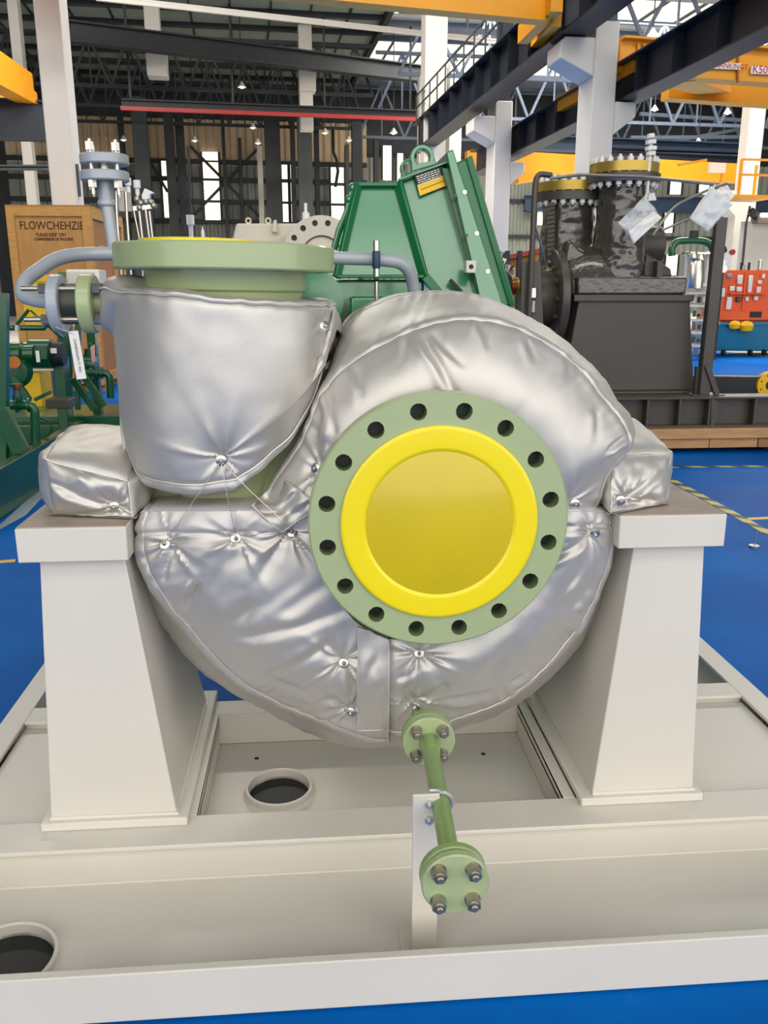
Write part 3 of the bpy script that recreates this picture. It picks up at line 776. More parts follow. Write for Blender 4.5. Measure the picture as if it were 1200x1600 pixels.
FM = frame(FC, (1, 0, 0), (0, 0, 1))          # local z = -Y, faces the viewer
FM = Matrix.Translation((0, 0.05, 0)) @ FM
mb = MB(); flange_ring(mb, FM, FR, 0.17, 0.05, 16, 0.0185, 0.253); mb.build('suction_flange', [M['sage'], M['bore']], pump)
mb = MB(); mb.cyl((FC.x, 1.80 + 0.05, FC.z), (FC.x, 1.93, FC.z), 0.21, 64, 0.205); mb.build('suction_neck', M['sage'], pump)
mb = MB(); mb.lathe([(0.215, 0.052), (0.283, 0.052), (0.283, 0.07), (0.215, 0.07)], FC, (0, 1, 0), 64); mb.build('hole_shade_ring', M['spacer'], pump)  # dark ring added so the bolt holes look shaded inside
DT = Matrix.Translation((NC.x, NC.y, 1.541)) @ Matrix.Rotation(math.radians(0.9), 4, 'Y')
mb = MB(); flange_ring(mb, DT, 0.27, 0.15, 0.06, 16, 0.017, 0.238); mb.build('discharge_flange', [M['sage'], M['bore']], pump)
mb = MB(); mb.lathe([(0.18, -0.13), (0.187, -0.06), (0.19, -0.05), (0.198, -0.045), (0.2, -0.04), (0.2, 0.002)], (NC.x, NC.y, 1.541), (0.016, 0, 1), 64)
mb.build('discharge_neck', M['sage'], pump)
mb = MB(); mb.lathe([(1e-6, 0.003), (0.2, 0.003), (0.205, 0.0)], (NC.x + 0.001, NC.y, 1.6005), (0.016, 0, 1), 48); mb.build('raised_face', M['sage'], pump)
# branch flange on the left of the discharge neck
BX = Vector((-0.56, 2.24, 1.462))
mb = MB(); mb.lathe([(1e-6, -0.018), (0.068, -0.018), (0.072, -0.014), (0.072, 0.014), (0.068, 0.018), (0.03, 0.018), (0.03, 0.14)], BX, (1, 0, 0), 40)
bf = mb.build('branch_flange', M['sage'], pump)

# yellow protectors
def cap_cover(label, Mx, R, ri, dome=0.020):
    t = thing('flange_cover', label, 'cover', Mx.translation)
    ax = (Mx.to_3x3() @ Vector((0, 0, 1)))
    mb = MB(); mb.lathe([(R - 0.002, 0.0), (R, 0.001), (R, 0.006), (R - 0.003, 0.0085), (R - 0.006, 0.0093), (R - 0.009, 0.0095), (ri + 0.010, 0.0098), (ri + 0.007, 0.0097), (ri + 0.004, 0.0088), (ri + 0.002, 0.0066), (ri, 0.006), (ri - 0.002, 0.002)], Mx.translation, ax, 96)
    mb.build('cover_rim', M['yellow_cap'], t)
    mb = MB(); mb.lathe([(ri - 0.0005, 0.0062)] + [(ri * (1 - k / 12) + 1e-4, 0.0062 + dome * (1 - (1 - k / 12) ** 2)) for k in range(1, 13)], Mx.translation, ax, 96)
    o = mb.build('cover_membrane', M['yellow_film'], t); o['label'] = 'darker mustard yellow domed membrane'
    return t
cap_cover('round bright yellow plastic cover plugging the big front suction flange', frame(FC + Vector((0, -0.0005, 0)), (1, 0, 0), (0, 0, 1)), 0.219, 0.164)
cap_cover('thin yellow plastic cover lying on top of the upper discharge flange', Matrix.Translation((NC.x - 0.055, NC.y - 0.02, 1.6035)) @ Matrix.Rotation(math.radians(0.9), 4, 'Y'), 0.15, 0.11, 0.002)

# drain pipe with two bolted flange pairs
drain = thing('drain_pipe', 'green drain pipe with two bolted flange pairs running forward under the pump', 'pipe', (0.255, 1.6, 0.4))
DA, DB = Vector((0.264, 1.90, 0.40)), Vector((0.246, 1.375, 0.398))
mb = MB(); mb.tube([DA + Vector((0, 0, 0)), DA + (DB - DA) * 0.12, DA + (DB - DA) * 0.5, DB + Vector((0, 0.02, 0))], 0.0205, 20); mb.build('pipe', M['olive'], drain)
mb = MB(); mb.cyl(DA + Vector((0, 0.0, 0)), DA + Vector((0, -0.05, 0)), 0.026, 20, 0.022); mb.build('weld_neck', M['olive'], drain)
nutm = MB()
nutm.cyl((0, 0, 0), (0, 0, 0.021), 0.0145, 6); nutm.cyl((0, 0, 0), (0, 0, 0.002), 0.0155, 20)
nutm.lathe([(0.0105, 0.021), (0.0095, 0.0222)], (0, 0, 0), (0, 0, 1), 12)
nutm.cyl((0, 0, 0.01), (0, 0, 0.029), 0.0072, 14); nutm.cyl((0, 0, 0.029), (0, 0, 0.0305), 0.0072, 14, 0.0055)
nut_me = nutm.mesh('hex_nut', M['nut_steel'])
def disc(name, c, r, th, m, parent, n=56):
    mb = MB(); mb.lathe([(1e-6, 0), (r - 0.003, 0), (r, 0.003), (r, th - 0.003), (r - 0.003, th), (1e-6, th)], c, (0, -1, 0), n)
    return mb.build(name, m, parent)
for c, r in ((DA, 0.066), (DB, 0.0655)):
    rear = disc('flange', c + Vector((0, 0.044, 0)), r, 0.02, M['olive'], drain)
    g = disc('gasket', c + Vector((0, 0.025, 0)), r - 0.008, 0.006, M['dark_hole'], drain)
    fr = disc('flange', c + Vector((0, 0.02, 0)), r, 0.02, M['sage'], drain)
    for i in range(4):
        a = PI / 4 + i * PI / 2
        p = c + Vector((math.cos(a) * 0.047, 0.0, math.sin(a) * 0.047))
        Mx = frame(p, (math.cos(0.3 * i), 0, math.sin(0.3 * i)), (-math.sin(0.3 * i), 0, math.cos(0.3 * i)))
        inst(nut_me, 'hex_nut', fr, Mx)
mb = MB(); mb.cyl(DA + Vector((0, 0.045, 0)), DA + Vector((0, 0.16, 0.03)), 0.022, 20); mb.build('stub_pipe', M['olive'], drain)
mb = MB()
uc = DA + (DB - DA) * 0.49
mb.tube([Vector((0.231, uc.y, 0.43)), Vector((0.25, uc.y, 0.43))] + arc((uc.x, uc.y, uc.z), 0.026, PI / 2, -PI / 2, 12) + [Vector((0.231, uc.y, uc.z - 0.026))], 0.005, 10)
mb.build('pipe_clamp', M['zinc'], drain)

# vent piping in blue-grey paint
vent = thing('vent_pipe', 'blue-grey vent pipe looping behind the discharge flange with a flanged riser', 'pipe', (-0.55, 2.4, 1.5))
G = M['pipe_grey']
pts = [at(106, 470, 2.24), at(62, 467, 2.26), at(33, 462, 2.3), at(38, 438, 2.33), at(92, 400, 2.45), at(150, 396, 2.53), at(340, 398, 2.545), at(590, 405, 2.54), at(632, 410, 2.56), at(646, 440, 2.6), at(648, 480, 2.62)]
pts[0].z = pts[1].z = 1.468
mb = MB(); mb.tube([tuple(p) for p in crom(bend(pts, 0.08), 120)], 0.0185, 16); mb.build('loop_pipe', G, vent)
r0, r1 = at(164, 285, 2.545), at(179, 395, 2.535)
mb = MB(); mb.cyl(r1, r0 + Vector((0, 0, -0.05)), 0.0165, 20); mb.cyl(r0 + Vector((0, 0, -0.055)), r0 + Vector((0, 0, 0.01)), 0.021, 20)
mb.lathe([(0.017, -0.065), (0.024, -0.058), (0.024, -0.05), (0.021, -0.045)], r0, (0, 0, 1), 20); mb.build('riser', G, vent)
for i, (px, py) in enumerate(((164, 276), (163, 250))):
    c = at(px, py, 2.545)
    mb = MB(); mb.lathe([(1e-6, -0.013), (0.062, -0.013), (0.065, -0.01), (0.065, 0.01), (0.062, 0.013), (1e-6, 0.013)], c, (0, 0, 1), 40); mb.build('riser_flange', G, vent)
cl = at(164, 276, 2.545)
boltm = MB(); boltm.cyl((0, 0, -0.05), (0, 0, 0.09), 0.006, 10); boltm.cyl((0, 0, -0.032), (0, 0, -0.0132), 0.012, 6); boltm.cyl((0, 0, 0.062), (0, 0, 0.083), 0.012, 6)
bolt_me = boltm.mesh('stud_bolt', M['steel'])
for i in range(4):
    a = PI / 4 + i * PI / 2 + 0.2
    inst(bolt_me, 'stud_bolt', vent, Matrix.Translation(cl + Vector((math.cos(a) * 0.047, math.sin(a) * 0.047, 0))))
mb = MB(); mb.cyl(cl + Vector((0, 0, 0.012)), cl + Vector((0, 0, 0.04)), 0.016, 12); mb.ball(cl + Vector((0, 0, 0.024)), 0.014, 12); mb.build('orifice_fitting', M['steel'], vent)
# side joint: grey flange, dark spacer, studs
gx = Vector((-0.635, 2.24, 1.462))
mb = MB(); mb.lathe([(0.019, -0.03), (0.03, -0.016), (0.068, -0.014), (0.071, -0.011), (0.071, 0.011), (0.068, 0.014), (1e-6, 0.014)], gx, (1, 0, 0), 40); mb.build('side_flange', G, vent)
mb = MB(); mb.cyl(gx + Vector((0.014, 0, 0)), BX + Vector((-0.018, 0, 0)), 0.05, 32); mb.build('blind_spacer', M['spacer'], vent)
sb = MB(); sb.cyl((-0.075, 0, 0), (0.135, 0, 0), 0.0065, 10); sb.cyl((-0.034, 0, 0), (-0.0145, 0, 0), 0.013, 6); sb.cyl((0.094, 0, 0), (0.112, 0, 0), 0.013, 6)
sb_me = sb.mesh('stud_bolt', M['nut_steel'])
for i in range(4):
    a = PI / 4 + i * PI / 2
    inst(sb_me, 'stud_bolt', vent, Matrix.Translation(gx + Vector((0, math.cos(a) * 0.052, math.sin(a) * 0.052))))
mb = MB(); mb.cyl(at(72, 467, 2.25), at(78, 467, 2.25), 0.0205, 16); mb.build('weld_ring', G, vent)
mb = MB(); mb.cyl(at(158, 396, 2.53), at(162, 396, 2.53), 0.0205, 16); mb.build('weld_ring', G, vent)
# hanging paper tag
ta, tb, tcn = at(113, 521, 2.2), at(124, 520, 2.2), at(119, 592, 2.2)
tx = (tb - ta).normalized(); ty = (at(122, 521, 2.2) - at(131, 590, 2.2)).normalized()
tm = frame(at(121, 555, 2.2), tx, ty)
t = thing('paper_tag', 'narrow white tag with vertical lettering hanging under the grey side flange', 'tag', tm.translation)
mb = MB(); mb.obox(tm, 0.024, 0.118, 0.0012); mb.build('tag_strip', M['paper'], t)
mb = MB(); rt = tm @ Matrix.Translation((0.0, -0.002, 0.0011)) @ Matrix.Rotation(-PI / 2, 4, 'Z')
text_mb(mb, "CHHENGAM 71 RR1", 0.0095, rt, 0.0002); mb.build('tag_lettering', M['black_ink'], t)
mb = MB(); mb.tube([tm @ Vector((0, 0.052, 0.001)), gx + Vector((0.0, -0.045, -0.055))], 0.0012, 6); mb.build('tag_string', M['cord'], t)
# blue valve handle clip on the loop behind the pump
t = thing('tube_valve', 'small steel tube valve with a blue sleeve clipped to the grey loop pipe', 'valve', at(589, 405, 2.51))
mb = MB(); mb.cyl(at(588, 432, 2.5), at(588, 376, 2.5), 0.009, 14); mb.build('valve_body', M['steel'], t)
mb = MB(); mb.lathe([(0.0095, -0.024), (0.0115, -0.02), (0.0115, 0.02), (0.0095, 0.024)], at(588, 406, 2.5), (0, 0, 1), 14); mb.build('blue_sleeve', M['beam_blue'], t)
mb = MB(); mb.cyl(at(588, 470, 2.5), at(588, 440, 2.5), 0.006, 10); mb.build('stem', M['steel'], t)
# ================================================================ SILVER INSULATION JACKETS
def n3(P, f, seed=0.0):
    out = np.empty(len(P))
    Q = P * f + seed
    for i, q in enumerate(Q): out[i] = noise.noise(q)
    return out
def fbm(P, amps, seed):
    d = np.zeros(len(P))
    for f, a in amps: d += a * n3(P, f, seed + f)
    return d
def normals(G):
    du = np.gradient(G, axis=0); dv = np.gradient(G, axis=1)
    n = np.cross(du, dv); l = np.linalg.norm(n, axis=2, keepdims=True)
    return n / np.maximum(l, 1e-9)
studm = MB()
studm.lathe([(1e-6, 0.002), (0.0085, 0.002), (0.0125, 0.0005), (0.0135, -0.001)], (0, 0, 0), (0, 0, 1), 24)
studm.lathe([(0.0055, 0.002), (0.0052, 0.006), (0.003, 0.009), (0.0005, 0.010)], (0, 0, 0), (0, 0, 1), 16)
stud_me = studm.mesh('lacing_stud', M['steel'])

def stud_disp(P, C, nrm, k=9, dep=0.016, rad=0.075, ray_a=0.0045, seed=0):
    D = P - C
    d = np.linalg.norm(D, axis=1)
    n = Vector(nrm); x = n.orthogonal().normalized(); y = n.cross(x)
    ang = np.arctan2(D @ np.array(y), D @ np.array(x))
    ph = np.array([noise.noise((math.cos(a) * 1.3 + seed, math.sin(a) * 1.3, seed)) for a in ang])
    rays = np.cos(k * ang + 5 * ph + seed) 
    rays = np.where(rays > 0, rays, rays * 0.35)
    return -dep * np.exp(-(d / (rad * 0.5)) ** 1.3) - dep * 0.35 * np.exp(-(d / (rad * 1.5)) ** 2) + ray_a * rays * np.exp(-d / rad) * (1 - np.exp(-(d / 0.014) ** 2))
def fold_disp(P, folds, Y):
    out = np.zeros(len(P))
    X = P[:, [0, 2]] + 0.011 * np.stack([n3(P, 7.0, 3.1), n3(P, 7.0, 8.7)], 1) + 0.004 * np.stack([n3(P, 19.0, 1.1), n3(P, 19.0, 5.7)], 1)
    for x0, y0, x1, y1, w, A in folds:
        a, b = at(x0, y0, Y), at(x1, y1, Y)
        a, b = np.array((a.x, a.z)), np.array((b.x, b.z))
        ab = b - a; L2 = ab @ ab
        t = ((X - a) @ ab) / L2
        tc = np.clip(t, 0, 1)
        q = X - (a + tc[:, None] * ab)
        sgn = (q[:, 0] * ab[1] - q[:, 1] * ab[0]) / math.sqrt(L2)
        d = np.linalg.norm(q, axis=1)
        taper = (1 - 0.75 * tc) * (0.15 + 0.85 * (1 - np.exp(-(tc / 0.2) ** 2)))
        w = max(w * 0.9, 0.0085); A = A * 1.2; out += A * taper * (-np.exp(-(d / w) ** 2) + 0.75 * np.exp(-((sgn - 1.9 * w) / (1.3 * w)) ** 2) * np.exp(-(np.maximum(d - np.abs(sgn), 0) / w) ** 2) * np.exp(-np.clip(d / w - 5, 0, 9)))
    return out
def grid_mb(mb, G, closed_t=False, mi=0):
    nt, ns = G.shape[:2]
    v = G.reshape(-1, 3)
    f = [(i * ns + j, ((i + 1) % nt) * ns + j, ((i + 1) % nt) * ns + j + 1, i * ns + j + 1) for i in range(nt if closed_t else nt - 1) for j in range(ns - 1)]
    mb.add([tuple(p) for p in v], f, True, mi)
    return mb
def place_studs(parent, G, N, pxs, Y, labels=None):
    out = []
    flat = G.reshape(-1, 3)
    for px, py in pxs:
        idx = nearest(flat, px, py, N)
        p = Vector(flat[idx]); n = Vector(N.reshape(-1, 3)[idx])
        if n.y > 0: n = -n
        n = (n + Vector((0, -0.8, 0.1))).normalized()
        x = n.orthogonal().normalized()
        Mx = frame(p + n * 0.003, x, n.cross(x))
        inst(stud_me, 'lacing_stud', parent, Mx)
        out.append(p + n * 0.008)
    return out
def nearest(flat, px, py, N=None):
    d = np.array(tuple(ray(px, py))); d /= np.linalg.norm(d)
    V = flat - np.array((0, 0, CAM_Z))
    s_ = V @ d
    e = np.linalg.norm(V - s_[:, None] * d, axis=1)
    return int(np.argmin(e + 0.02 * s_))

def loft_jacket(name, label, rows, Ys, seam_rows, studs, folds, amps, pucker, seed, nt=340, ns=200, parent_loc=None, tuck=(1, 1), pinch=0.02, stud_kw={}, seamwob=0.006, facing=None):
    """rows: control polylines surveyed at depth Ys; lofted, quilted, puckered along the seams"""
    R_ = []
    for r, Y in zip(rows, Ys):
        pts = [p if isinstance(p, Vector) else at(p[0], p[1], Y) for p in r]
        R_.append(crom(pts, nt))
    K = len(R_)
    G = np.stack([crom([R_[k][i] for k in range(K)], ns) for i in range(nt)])
    N = normals(G)
    if np.sum(N[nt // 2, : ns // 4, 1]) > 0: N = -N
    P = G.reshape(-1, 3)
    # arc length along t, distance to the ends
    seg = np.linalg.norm(np.diff(G, axis=0), axis=2)
    L = np.vstack([np.zeros((1, ns)), np.cumsum(seg, axis=0)])
    tot = L[-1:]
    d0, d1 = L, tot - L
    disp = fbm(P, amps, seed).reshape(nt, ns)
    if facing:
        dd_ = d0 if facing[0] == 0 else d1
        w_ = 1 / (1 + np.exp(-(dd_ - facing[1]) / 0.006))
        disp = disp * (0.2 + 0.8 * w_) - 0.007 * np.exp(-((dd_ - facing[1]) / 0.007) ** 2) + 0.004 * (1 - w_)
    for sr in seam_rows:
        js = int(round(sr / (K - 1) * (ns - 1)))
        sd = np.linalg.norm(G - G[:, js:js + 1], axis=2)
        arcl = L[:, js]
        pk = np.array([noise.noise((a * 19, seed, sr)) + 0.7 * noise.noise((a * 43, seed + 5, sr)) for a in arcl])[:, None]
        disp += pucker * pk * np.exp(-sd / 0.05) * (1 - np.exp(-(sd / 0.006) ** 2))
        disp += -0.0035 * np.exp(-(sd / 0.006) ** 2) + 0.0012 * np.exp(-((sd - 0.02) / 0.014) ** 2)
    if tuck[0]: disp -= pinch * np.exp(-d0 / 0.025)
    if tuck[1]: disp -= pinch * np.exp(-d1 / 0.025)
    if folds: disp += fold_disp(P, folds, 1.97).reshape(nt, ns)
    for i, (px, py) in enumerate(studs):
        idx = nearest(P, px, py)
        disp += stud_disp(P, P[idx], N.reshape(-1, 3)[idx], seed=i * 2.7 + seed, **stud_kw).reshape(nt, ns)
    G2 = G + N * disp[:, :, None]
    js0 = int(round(seam_rows[0] / (K - 1) * (ns - 1))) if seam_rows else 0
    # tuck the two ends back into the gap
    def tucked(col, nxt):
        o = col - nxt; o /= np.maximum(np.linalg.norm(o, axis=1, keepdims=True), 1e-9)
        return [col + o * a + np.array((0, b, 0)) for a, b in ((0.004, 0.008), (0.005, 0.02), (0.003, 0.05), (0.0, 0.12), (-0.01, 0.2))]
    A = []
    if tuck[0]: A += tucked(G2[0], G2[3])[::-1]
    A += list(G2)
    if tuck[1]: A += tucked(G2[-1], G2[-4])
    GG = np.stack(A)
    loc = parent_loc or Vector(tuple(P.mean(axis=0)))
    t = thing(name, label, 'insulation jacket', loc)
    if facing:
        nf = int(np.argmin(np.abs((d0 if facing[0] == 0 else d1)[:, int(ns * .2)] - facing[1]))) + (5 if facing[0] == 0 else 0)
        ja = int(round(seam_rows[0] / (K - 1) * (ns - 1)))
        mb = MB(); mf = MB(); q0 = GG
        if facing[0] == 0:
            grid_mb(mb, GG[nf:]); grid_mb(mb, GG[: nf + 1, ja:]); grid_mb(mf, GG[: nf + 1, : ja + 1])
        else:
            nf = nf + (5 if tuck[0] else 0)
            grid_mb(mb, GG[: nf + 1]); grid_mb(mb, GG[nf:, ja:]); grid_mb(mf, GG[nf:, : ja + 1])
        mb.build('cloth_shell', M['silver'], t); f_ = mf.build('top_facing', M['silver_light'], t); f_['label'] = 'lighter smooth silver facing strip along the top'
    else:
        mb = MB(); grid_mb(mb, GG); mb.build('cloth_shell', M['silver'], t)
    N2 = normals(G2)
    if np.sum(N2[nt // 2, : ns // 4, 1]) > 0: N2 = -N2
    for sr in seam_rows:
        js = int(round(sr / (K - 1) * (ns - 1)))
        line = [G2[i, js] + N2[i, js] * (0.0022 + 0.0016 * noise.noise((i * 0.35, seed, sr))) + np.array((0, 0, 1)) * seamwob * 0.3 * noise.noise((i * 0.16, sr, seed)) for i in range(1, nt - 1, 2)]
        mb = MB(); mb.tube(line, 0.0017, 5); mb.build('seam_piping', M['cord'], t)
    pos = place_studs(t, G2, N2, studs, 1.97)
    return t, G2, N2, pos
def edge_piping(t, G2, N2, end):
    i = 0 if end == 0 else G2.shape[0] - 1
    m = int(G2.shape[1] * 0.75)
    line = [G2[i, j] + np.array((0, -0.001, 0)) for j in range(2, m, 3)]
    mb = MB(); mb.tube(line, 0.0022, 5); mb.build('edge_piping', M['cord'], t)

# ---- upper volute jacket
def ell(a, r=152): return (690 + r * math.cos(math.radians(a)), 820 - r * math.sin(math.radians(a)))
I = [ell(a) for a in (-2, 12, 27, 42, 58, 76, 92, 108, 126, 145, 160, 172, 183)]
S = [(938, 799), (949, 748), (984, 690), (948, 628), (900, 570), (822, 520), (739, 500), (657, 514), (556, 563), (501, 618), (468, 690), (425, 752), (402, 792)]
O = [(946, 799), (966, 748), (992, 680), (964, 624), (922, 568), (850, 507), (762, 467), (680, 455), (602, 468), (540, 510), (505, 600), (460, 700), (430, 770)]
def mix(A, B, t, Y): return [(a[0] * (1 - t) + b[0] * t, a[1] * (1 - t) + b[1] * t) for a, b in zip(A, B)]
def shrunk(O_, Y, k, Y2):
    c = Vector((0.19, Y, 0.88)); out = []
    for x, y in O_:
        p = at(x, y, Y); q = c + (p - c) * k; q.y = Y2; out.append(q)
    return out
RM = mix(I, S, 0.55, 0); SO = mix(S, O, 0.5, 0)
up_t, up_G, up_N, up_pos = loft_jacket('volute_jacket', 'upper silver insulation jacket arched over the pump volute behind the suction flange',
    [I, RM, S, SO, O, shrunk(O, 2.25, 0.985, 2.42), shrunk(O, 2.25, 0.8, 2.52)], [1.935, 1.945, 2.03, 2.12, 2.25, 0, 0], [2, 4],
    [(494, 732), (898, 787)],
    [(657, 516, 704, 618, .011, .013), (668, 518, 716, 570, .008, .006), (752, 503, 762, 545, .008, .006), (640, 520, 632, 560, .008, .005), (548, 575, 563, 615, .010, .006),
     (512, 612, 520, 668, .010, .006), (832, 530, 838, 560, .007, .005), (900, 572, 890, 590, .006, .004), (484, 690, 500, 640, .012, .010), (470, 740, 494, 700, .010, .008),
     (940, 640, 930, 680, .012, .005), (950, 705, 990, 690, .008, .008)],
    [(3.5, .007), (8, .0035), (18, .0012)], 0.0055, 3.1)
edge_piping(up_t, up_G, up_N, 0); edge_piping(up_t, up_G, up_N, 1)

# ---- lower left jacket
I = [(500, 800), (500, 850), (512, 900), (530, 940), (552, 968), (572, 984), (590, 996), (606, 1002)]
S = [(222, 800), (221, 861), (246, 915), (288, 974), (346, 1038), (416, 1093), (508, 1131), (604, 1163)]
O = [(211, 806), (211, 876), (235, 946), (279, 1004), (340, 1066), (412, 1110), (500, 1152), (604, 1173)]
RM = mix(I, S, 0.5, 0); SO = mix(S, O, 0.5, 0)
ll_t, ll_G, ll_N, ll_pos = loft_jacket('volute_jacket', 'lower left silver insulation jacket bulging under the wrapped discharge nozzle',
    [I, RM, S, SO, O, shrunk(O, 2.25, 0.97, 2.42), shrunk(O, 2.25, 0.8, 2.5)], [1.95, 1.94, 2.025, 2.12, 2.25, 0, 0], [2, 4],
    [(259, 850), (370, 842), (455, 832), (537, 1037), (548, 1112)],
    [(313, 903, 284, 972, .012, .016), (260, 858, 254, 908, .008, .012), (402, 925, 338, 1020, .022, .008), (357, 1003, 530, 950, .016, .008), (540, 1043, 556, 1105, .008, .010),
     (370, 852, 330, 920, .016, .007), (440, 850, 400, 905, .016, .007), (520, 1000, 430, 1050, .016, .008), (486, 1112, 545, 1090, .012, .005), (520, 1138, 590, 1140, .012, .005), (420, 960, 520, 900, .020, .006), (470, 1085, 420, 1060, .012, .005),
     (300, 845, 440, 838, .012, .006), (350, 985, 470, 900, .02, .006)],
    [(4.5, .009), (9, .004), (22, .0010)], 0.008, 11.7, stud_kw=dict(ray_a=0.008), facing=(0, 0.055))
edge_piping(ll_t, ll_G, ll_N, 0); edge_piping(ll_t, ll_G, ll_N, 1)

# ---- lower right jacket
I = [(609, 1003), (640, 1002), (690, 1000), (735, 988), (775, 966), (820, 920), (850, 862), (866, 800)]
S = [(610, 1154), (668, 1137), (722, 1119), (798, 1087), (866, 1031), (916, 964), (951, 880), (960, 802)]
O = [(610, 1173), (668, 1155), (722, 1134), (803, 1102), (874, 1040), (925, 968), (958, 872), (966, 804)]
RM = mix(I, S, 0.5, 0); SO = mix(S, O, 0.5, 0)
lr_t, lr_G, lr_N, lr_pos = loft_jacket('volute_jacket', 'lower right silver insulation jacket below the suction flange beside the right pedestal',
    [I, RM, S, SO, O, shrunk(O, 2.25, 0.97, 2.42), shrunk(O, 2.25, 0.8, 2.5)], [1.95, 1.94, 2.03, 2.12, 2.25, 0, 0], [2, 4],
    [(655, 1022), (649, 1104), (930, 834)],
    [(700, 1060, 680, 1090, .014, .008), (750, 1060, 830, 960, .022, .007), (838, 875, 912, 845, .010, .010), (880, 930, 915, 880, .012, .008), (900, 962, 922, 930, .010, .008),
     (616, 1060, 650, 1036, .011, .006), (642, 1098, 616, 1122, .011, .006), (690, 1100, 760, 1085, .014, .005), (800, 1075, 825, 1062, .010, .008)],
    [(4.5, .008), (9, .004), (22, .0010)], 0.007, 23.3, stud_kw=dict(ray_a=0.007), facing=(1, 0.036))
edge_piping(lr_t, lr_G, lr_N, 0); edge_piping(lr_t, lr_G, lr_N, 1)

# ---- flaps sewn to the jackets
CLOUD = np.concatenate([g.reshape(-1, 3) for g in (up_G, ll_G, lr_G)])
CLOUD = CLOUD[CLOUD[:, 1] < 2.2]
def conform(px, py, off):
    d = np.array(tuple(ray(px, py))); d /= np.linalg.norm(d)
    V = CLOUD - np.array((0, 0, CAM_Z)); s_ = V @ d
    e = np.linalg.norm(V - s_[:, None] * d, axis=1)
    w = np.where(e < 0.016)[0]
    if len(w) == 0: w = np.array([int(np.argmin(e))])
    t = np.min(s_[w]) * 0.5 + np.median(s_[w]) * 0.5 - off
    return d * t + np.array((0, 0, CAM_Z))
def patch(t, name, quad, off, m, nu=26, nv=26, amp=0.003, seed=0, folds=(), smooth=6):
    a, b, c, d = [np.array(q, float) for q in quad]
    V = np.zeros((nu, nv, 3))
    for i in range(nu):
        for j in range(nv):
            u, v = i / (nu - 1), j / (nv - 1)
            p = (a * (1 - u) + b * u) * (1 - v) + (d * (1 - u) + c * u) * v
            p = p + 1.6 * np.array((noise.noise((u * 4, v * 4, seed)), noise.noise((u * 4, v * 4, seed + 9))))
            V[i, j] = conform(p[0], p[1], off)
    for _ in range(smooth):
        W = V.copy()
        W[1:-1, 1:-1, 1] = (V[:-2, 1:-1, 1] + V[2:, 1:-1, 1] + V[1:-1, :-2, 1] + V[1:-1, 2:, 1]) / 4
        V = W
    P = V.reshape(-1, 3)
    dd = fbm(P, [(9, amp), (22, amp * .6), (48, amp * .25)], seed)
    for f in folds: dd += fold_disp(P, [f], 1.95)
    u = np.linspace(0, 1, nu)[:, None]; v = np.linspace(0, 1, nv)[None, :]
    e = np.minimum(np.minimum(u, 1 - u), np.minimum(v, 1 - v))
    V[:, :, 1] -= dd.reshape(nu, nv) * np.minimum(1, e * 8 + .2) + 0.003 * (1 - np.exp(-e / 0.08))
    back = V[[0, *range(nu), nu - 1]].copy(); back = back[:, [0, *range(nv), nv - 1]]
    back[0, :, 1] += 0.015; back[-1, :, 1] += 0.015; back[:, 0, 1] += 0.015; back[:, -1, 1] += 0.015
    mb = MB(); grid_mb(mb, back); o = mb.build(name, m, t)
    edge = [V[i, 0] for i in range(nu)] + [V[-1, j] for j in range(nv)] + [V[i, -1] for i in range(nu - 1, -1, -1)] + [V[0, j] for j in range(nv - 1, -1, -1)]
    mb = MB(); mb.tube([tuple(p) for p in edge[::2]], 0.0013, 5, closed=True); mb.build('flap_stitching', M['cord'], o)
    return o
patch(ll_t, 'closing_flap', [(559, 980), (607, 1000), (607, 1140), (559, 1142)], 0.012, M['silver'], seed=4, amp=0.004, folds=((590, 1020, 566, 1060, .010, .006), (600, 1060, 570, 1085, .01, .006)))
patch(up_t, 'closing_flap', [(394, 790), (440, 748), (500, 790), (440, 832)], 0.012, M['silver'], seed=17, amp=0.004, folds=((470, 755, 425, 805, .008, .008), (497, 775, 450, 805, .007, .007), (455, 750, 410, 785, .006, .006)))

# ---- wrapped discharge nozzle
def cyl_hit(px, py, r):
    d = ray(px, py); ox, oy = -NC.x, -NC.y
    a = d.x ** 2 + d.y ** 2; b = 2 * (ox * d.x + oy * d.y); c = ox ** 2 + oy ** 2 - r * r
    D = max(b * b - 4 * a * c, 0)
    t = (-b - math.sqrt(D)) / (2 * a)
    return math.atan2(d.y * t - NC.y, d.x * t - NC.x), CAM_Z + d.z * t
RJ = 0.276
bot = [cyl_hit(px, py, RJ - 0.004) for px, py in ((178, 690), (196, 726), (218, 747), (260, 758), (310, 763), (370, 757), (417, 723), (457, 683), (487, 637), (503, 590), (517, 530))]
top = [cyl_hit(px, py, RJ - 0.002) for px, py in ((168, 455), (217, 457), (283, 461), (337, 471), (417, 475), (483, 477), (520, 477))]
def zfun(samples, hidden):
    xs = np.array([s_[0] for s_ in samples]); zs = np.array([s_[1] for s_ in samples])
    o = np.argsort(xs); xs, zs = xs[o], zs[o]
    def f(a):
        a = (a + PI) % (2 * PI) - PI
        if xs[0] <= a <= xs[-1]: return float(np.interp(a, xs, zs))
        return hidden(a, xs, zs)
    return f
zb = zfun(bot, lambda a, xs, zs: float(zs[-1] if a > xs[-1] else zs[0]) if False else float(np.interp((a - xs[-1]) % (2 * PI), [0, (xs[0] - xs[-1]) % (2 * PI)], [zs[-1], zs[0]])))
zt = zfun(top, lambda a, xs, zs: float(np.interp((a - xs[-1]) % (2 * PI), [0, (xs[0] - xs[-1]) % (2 * PI)], [zs[-1], zs[0]])))
nt, ns = 300, 170
G = np.zeros((nt, ns, 3)); svals = np.zeros((nt, ns))
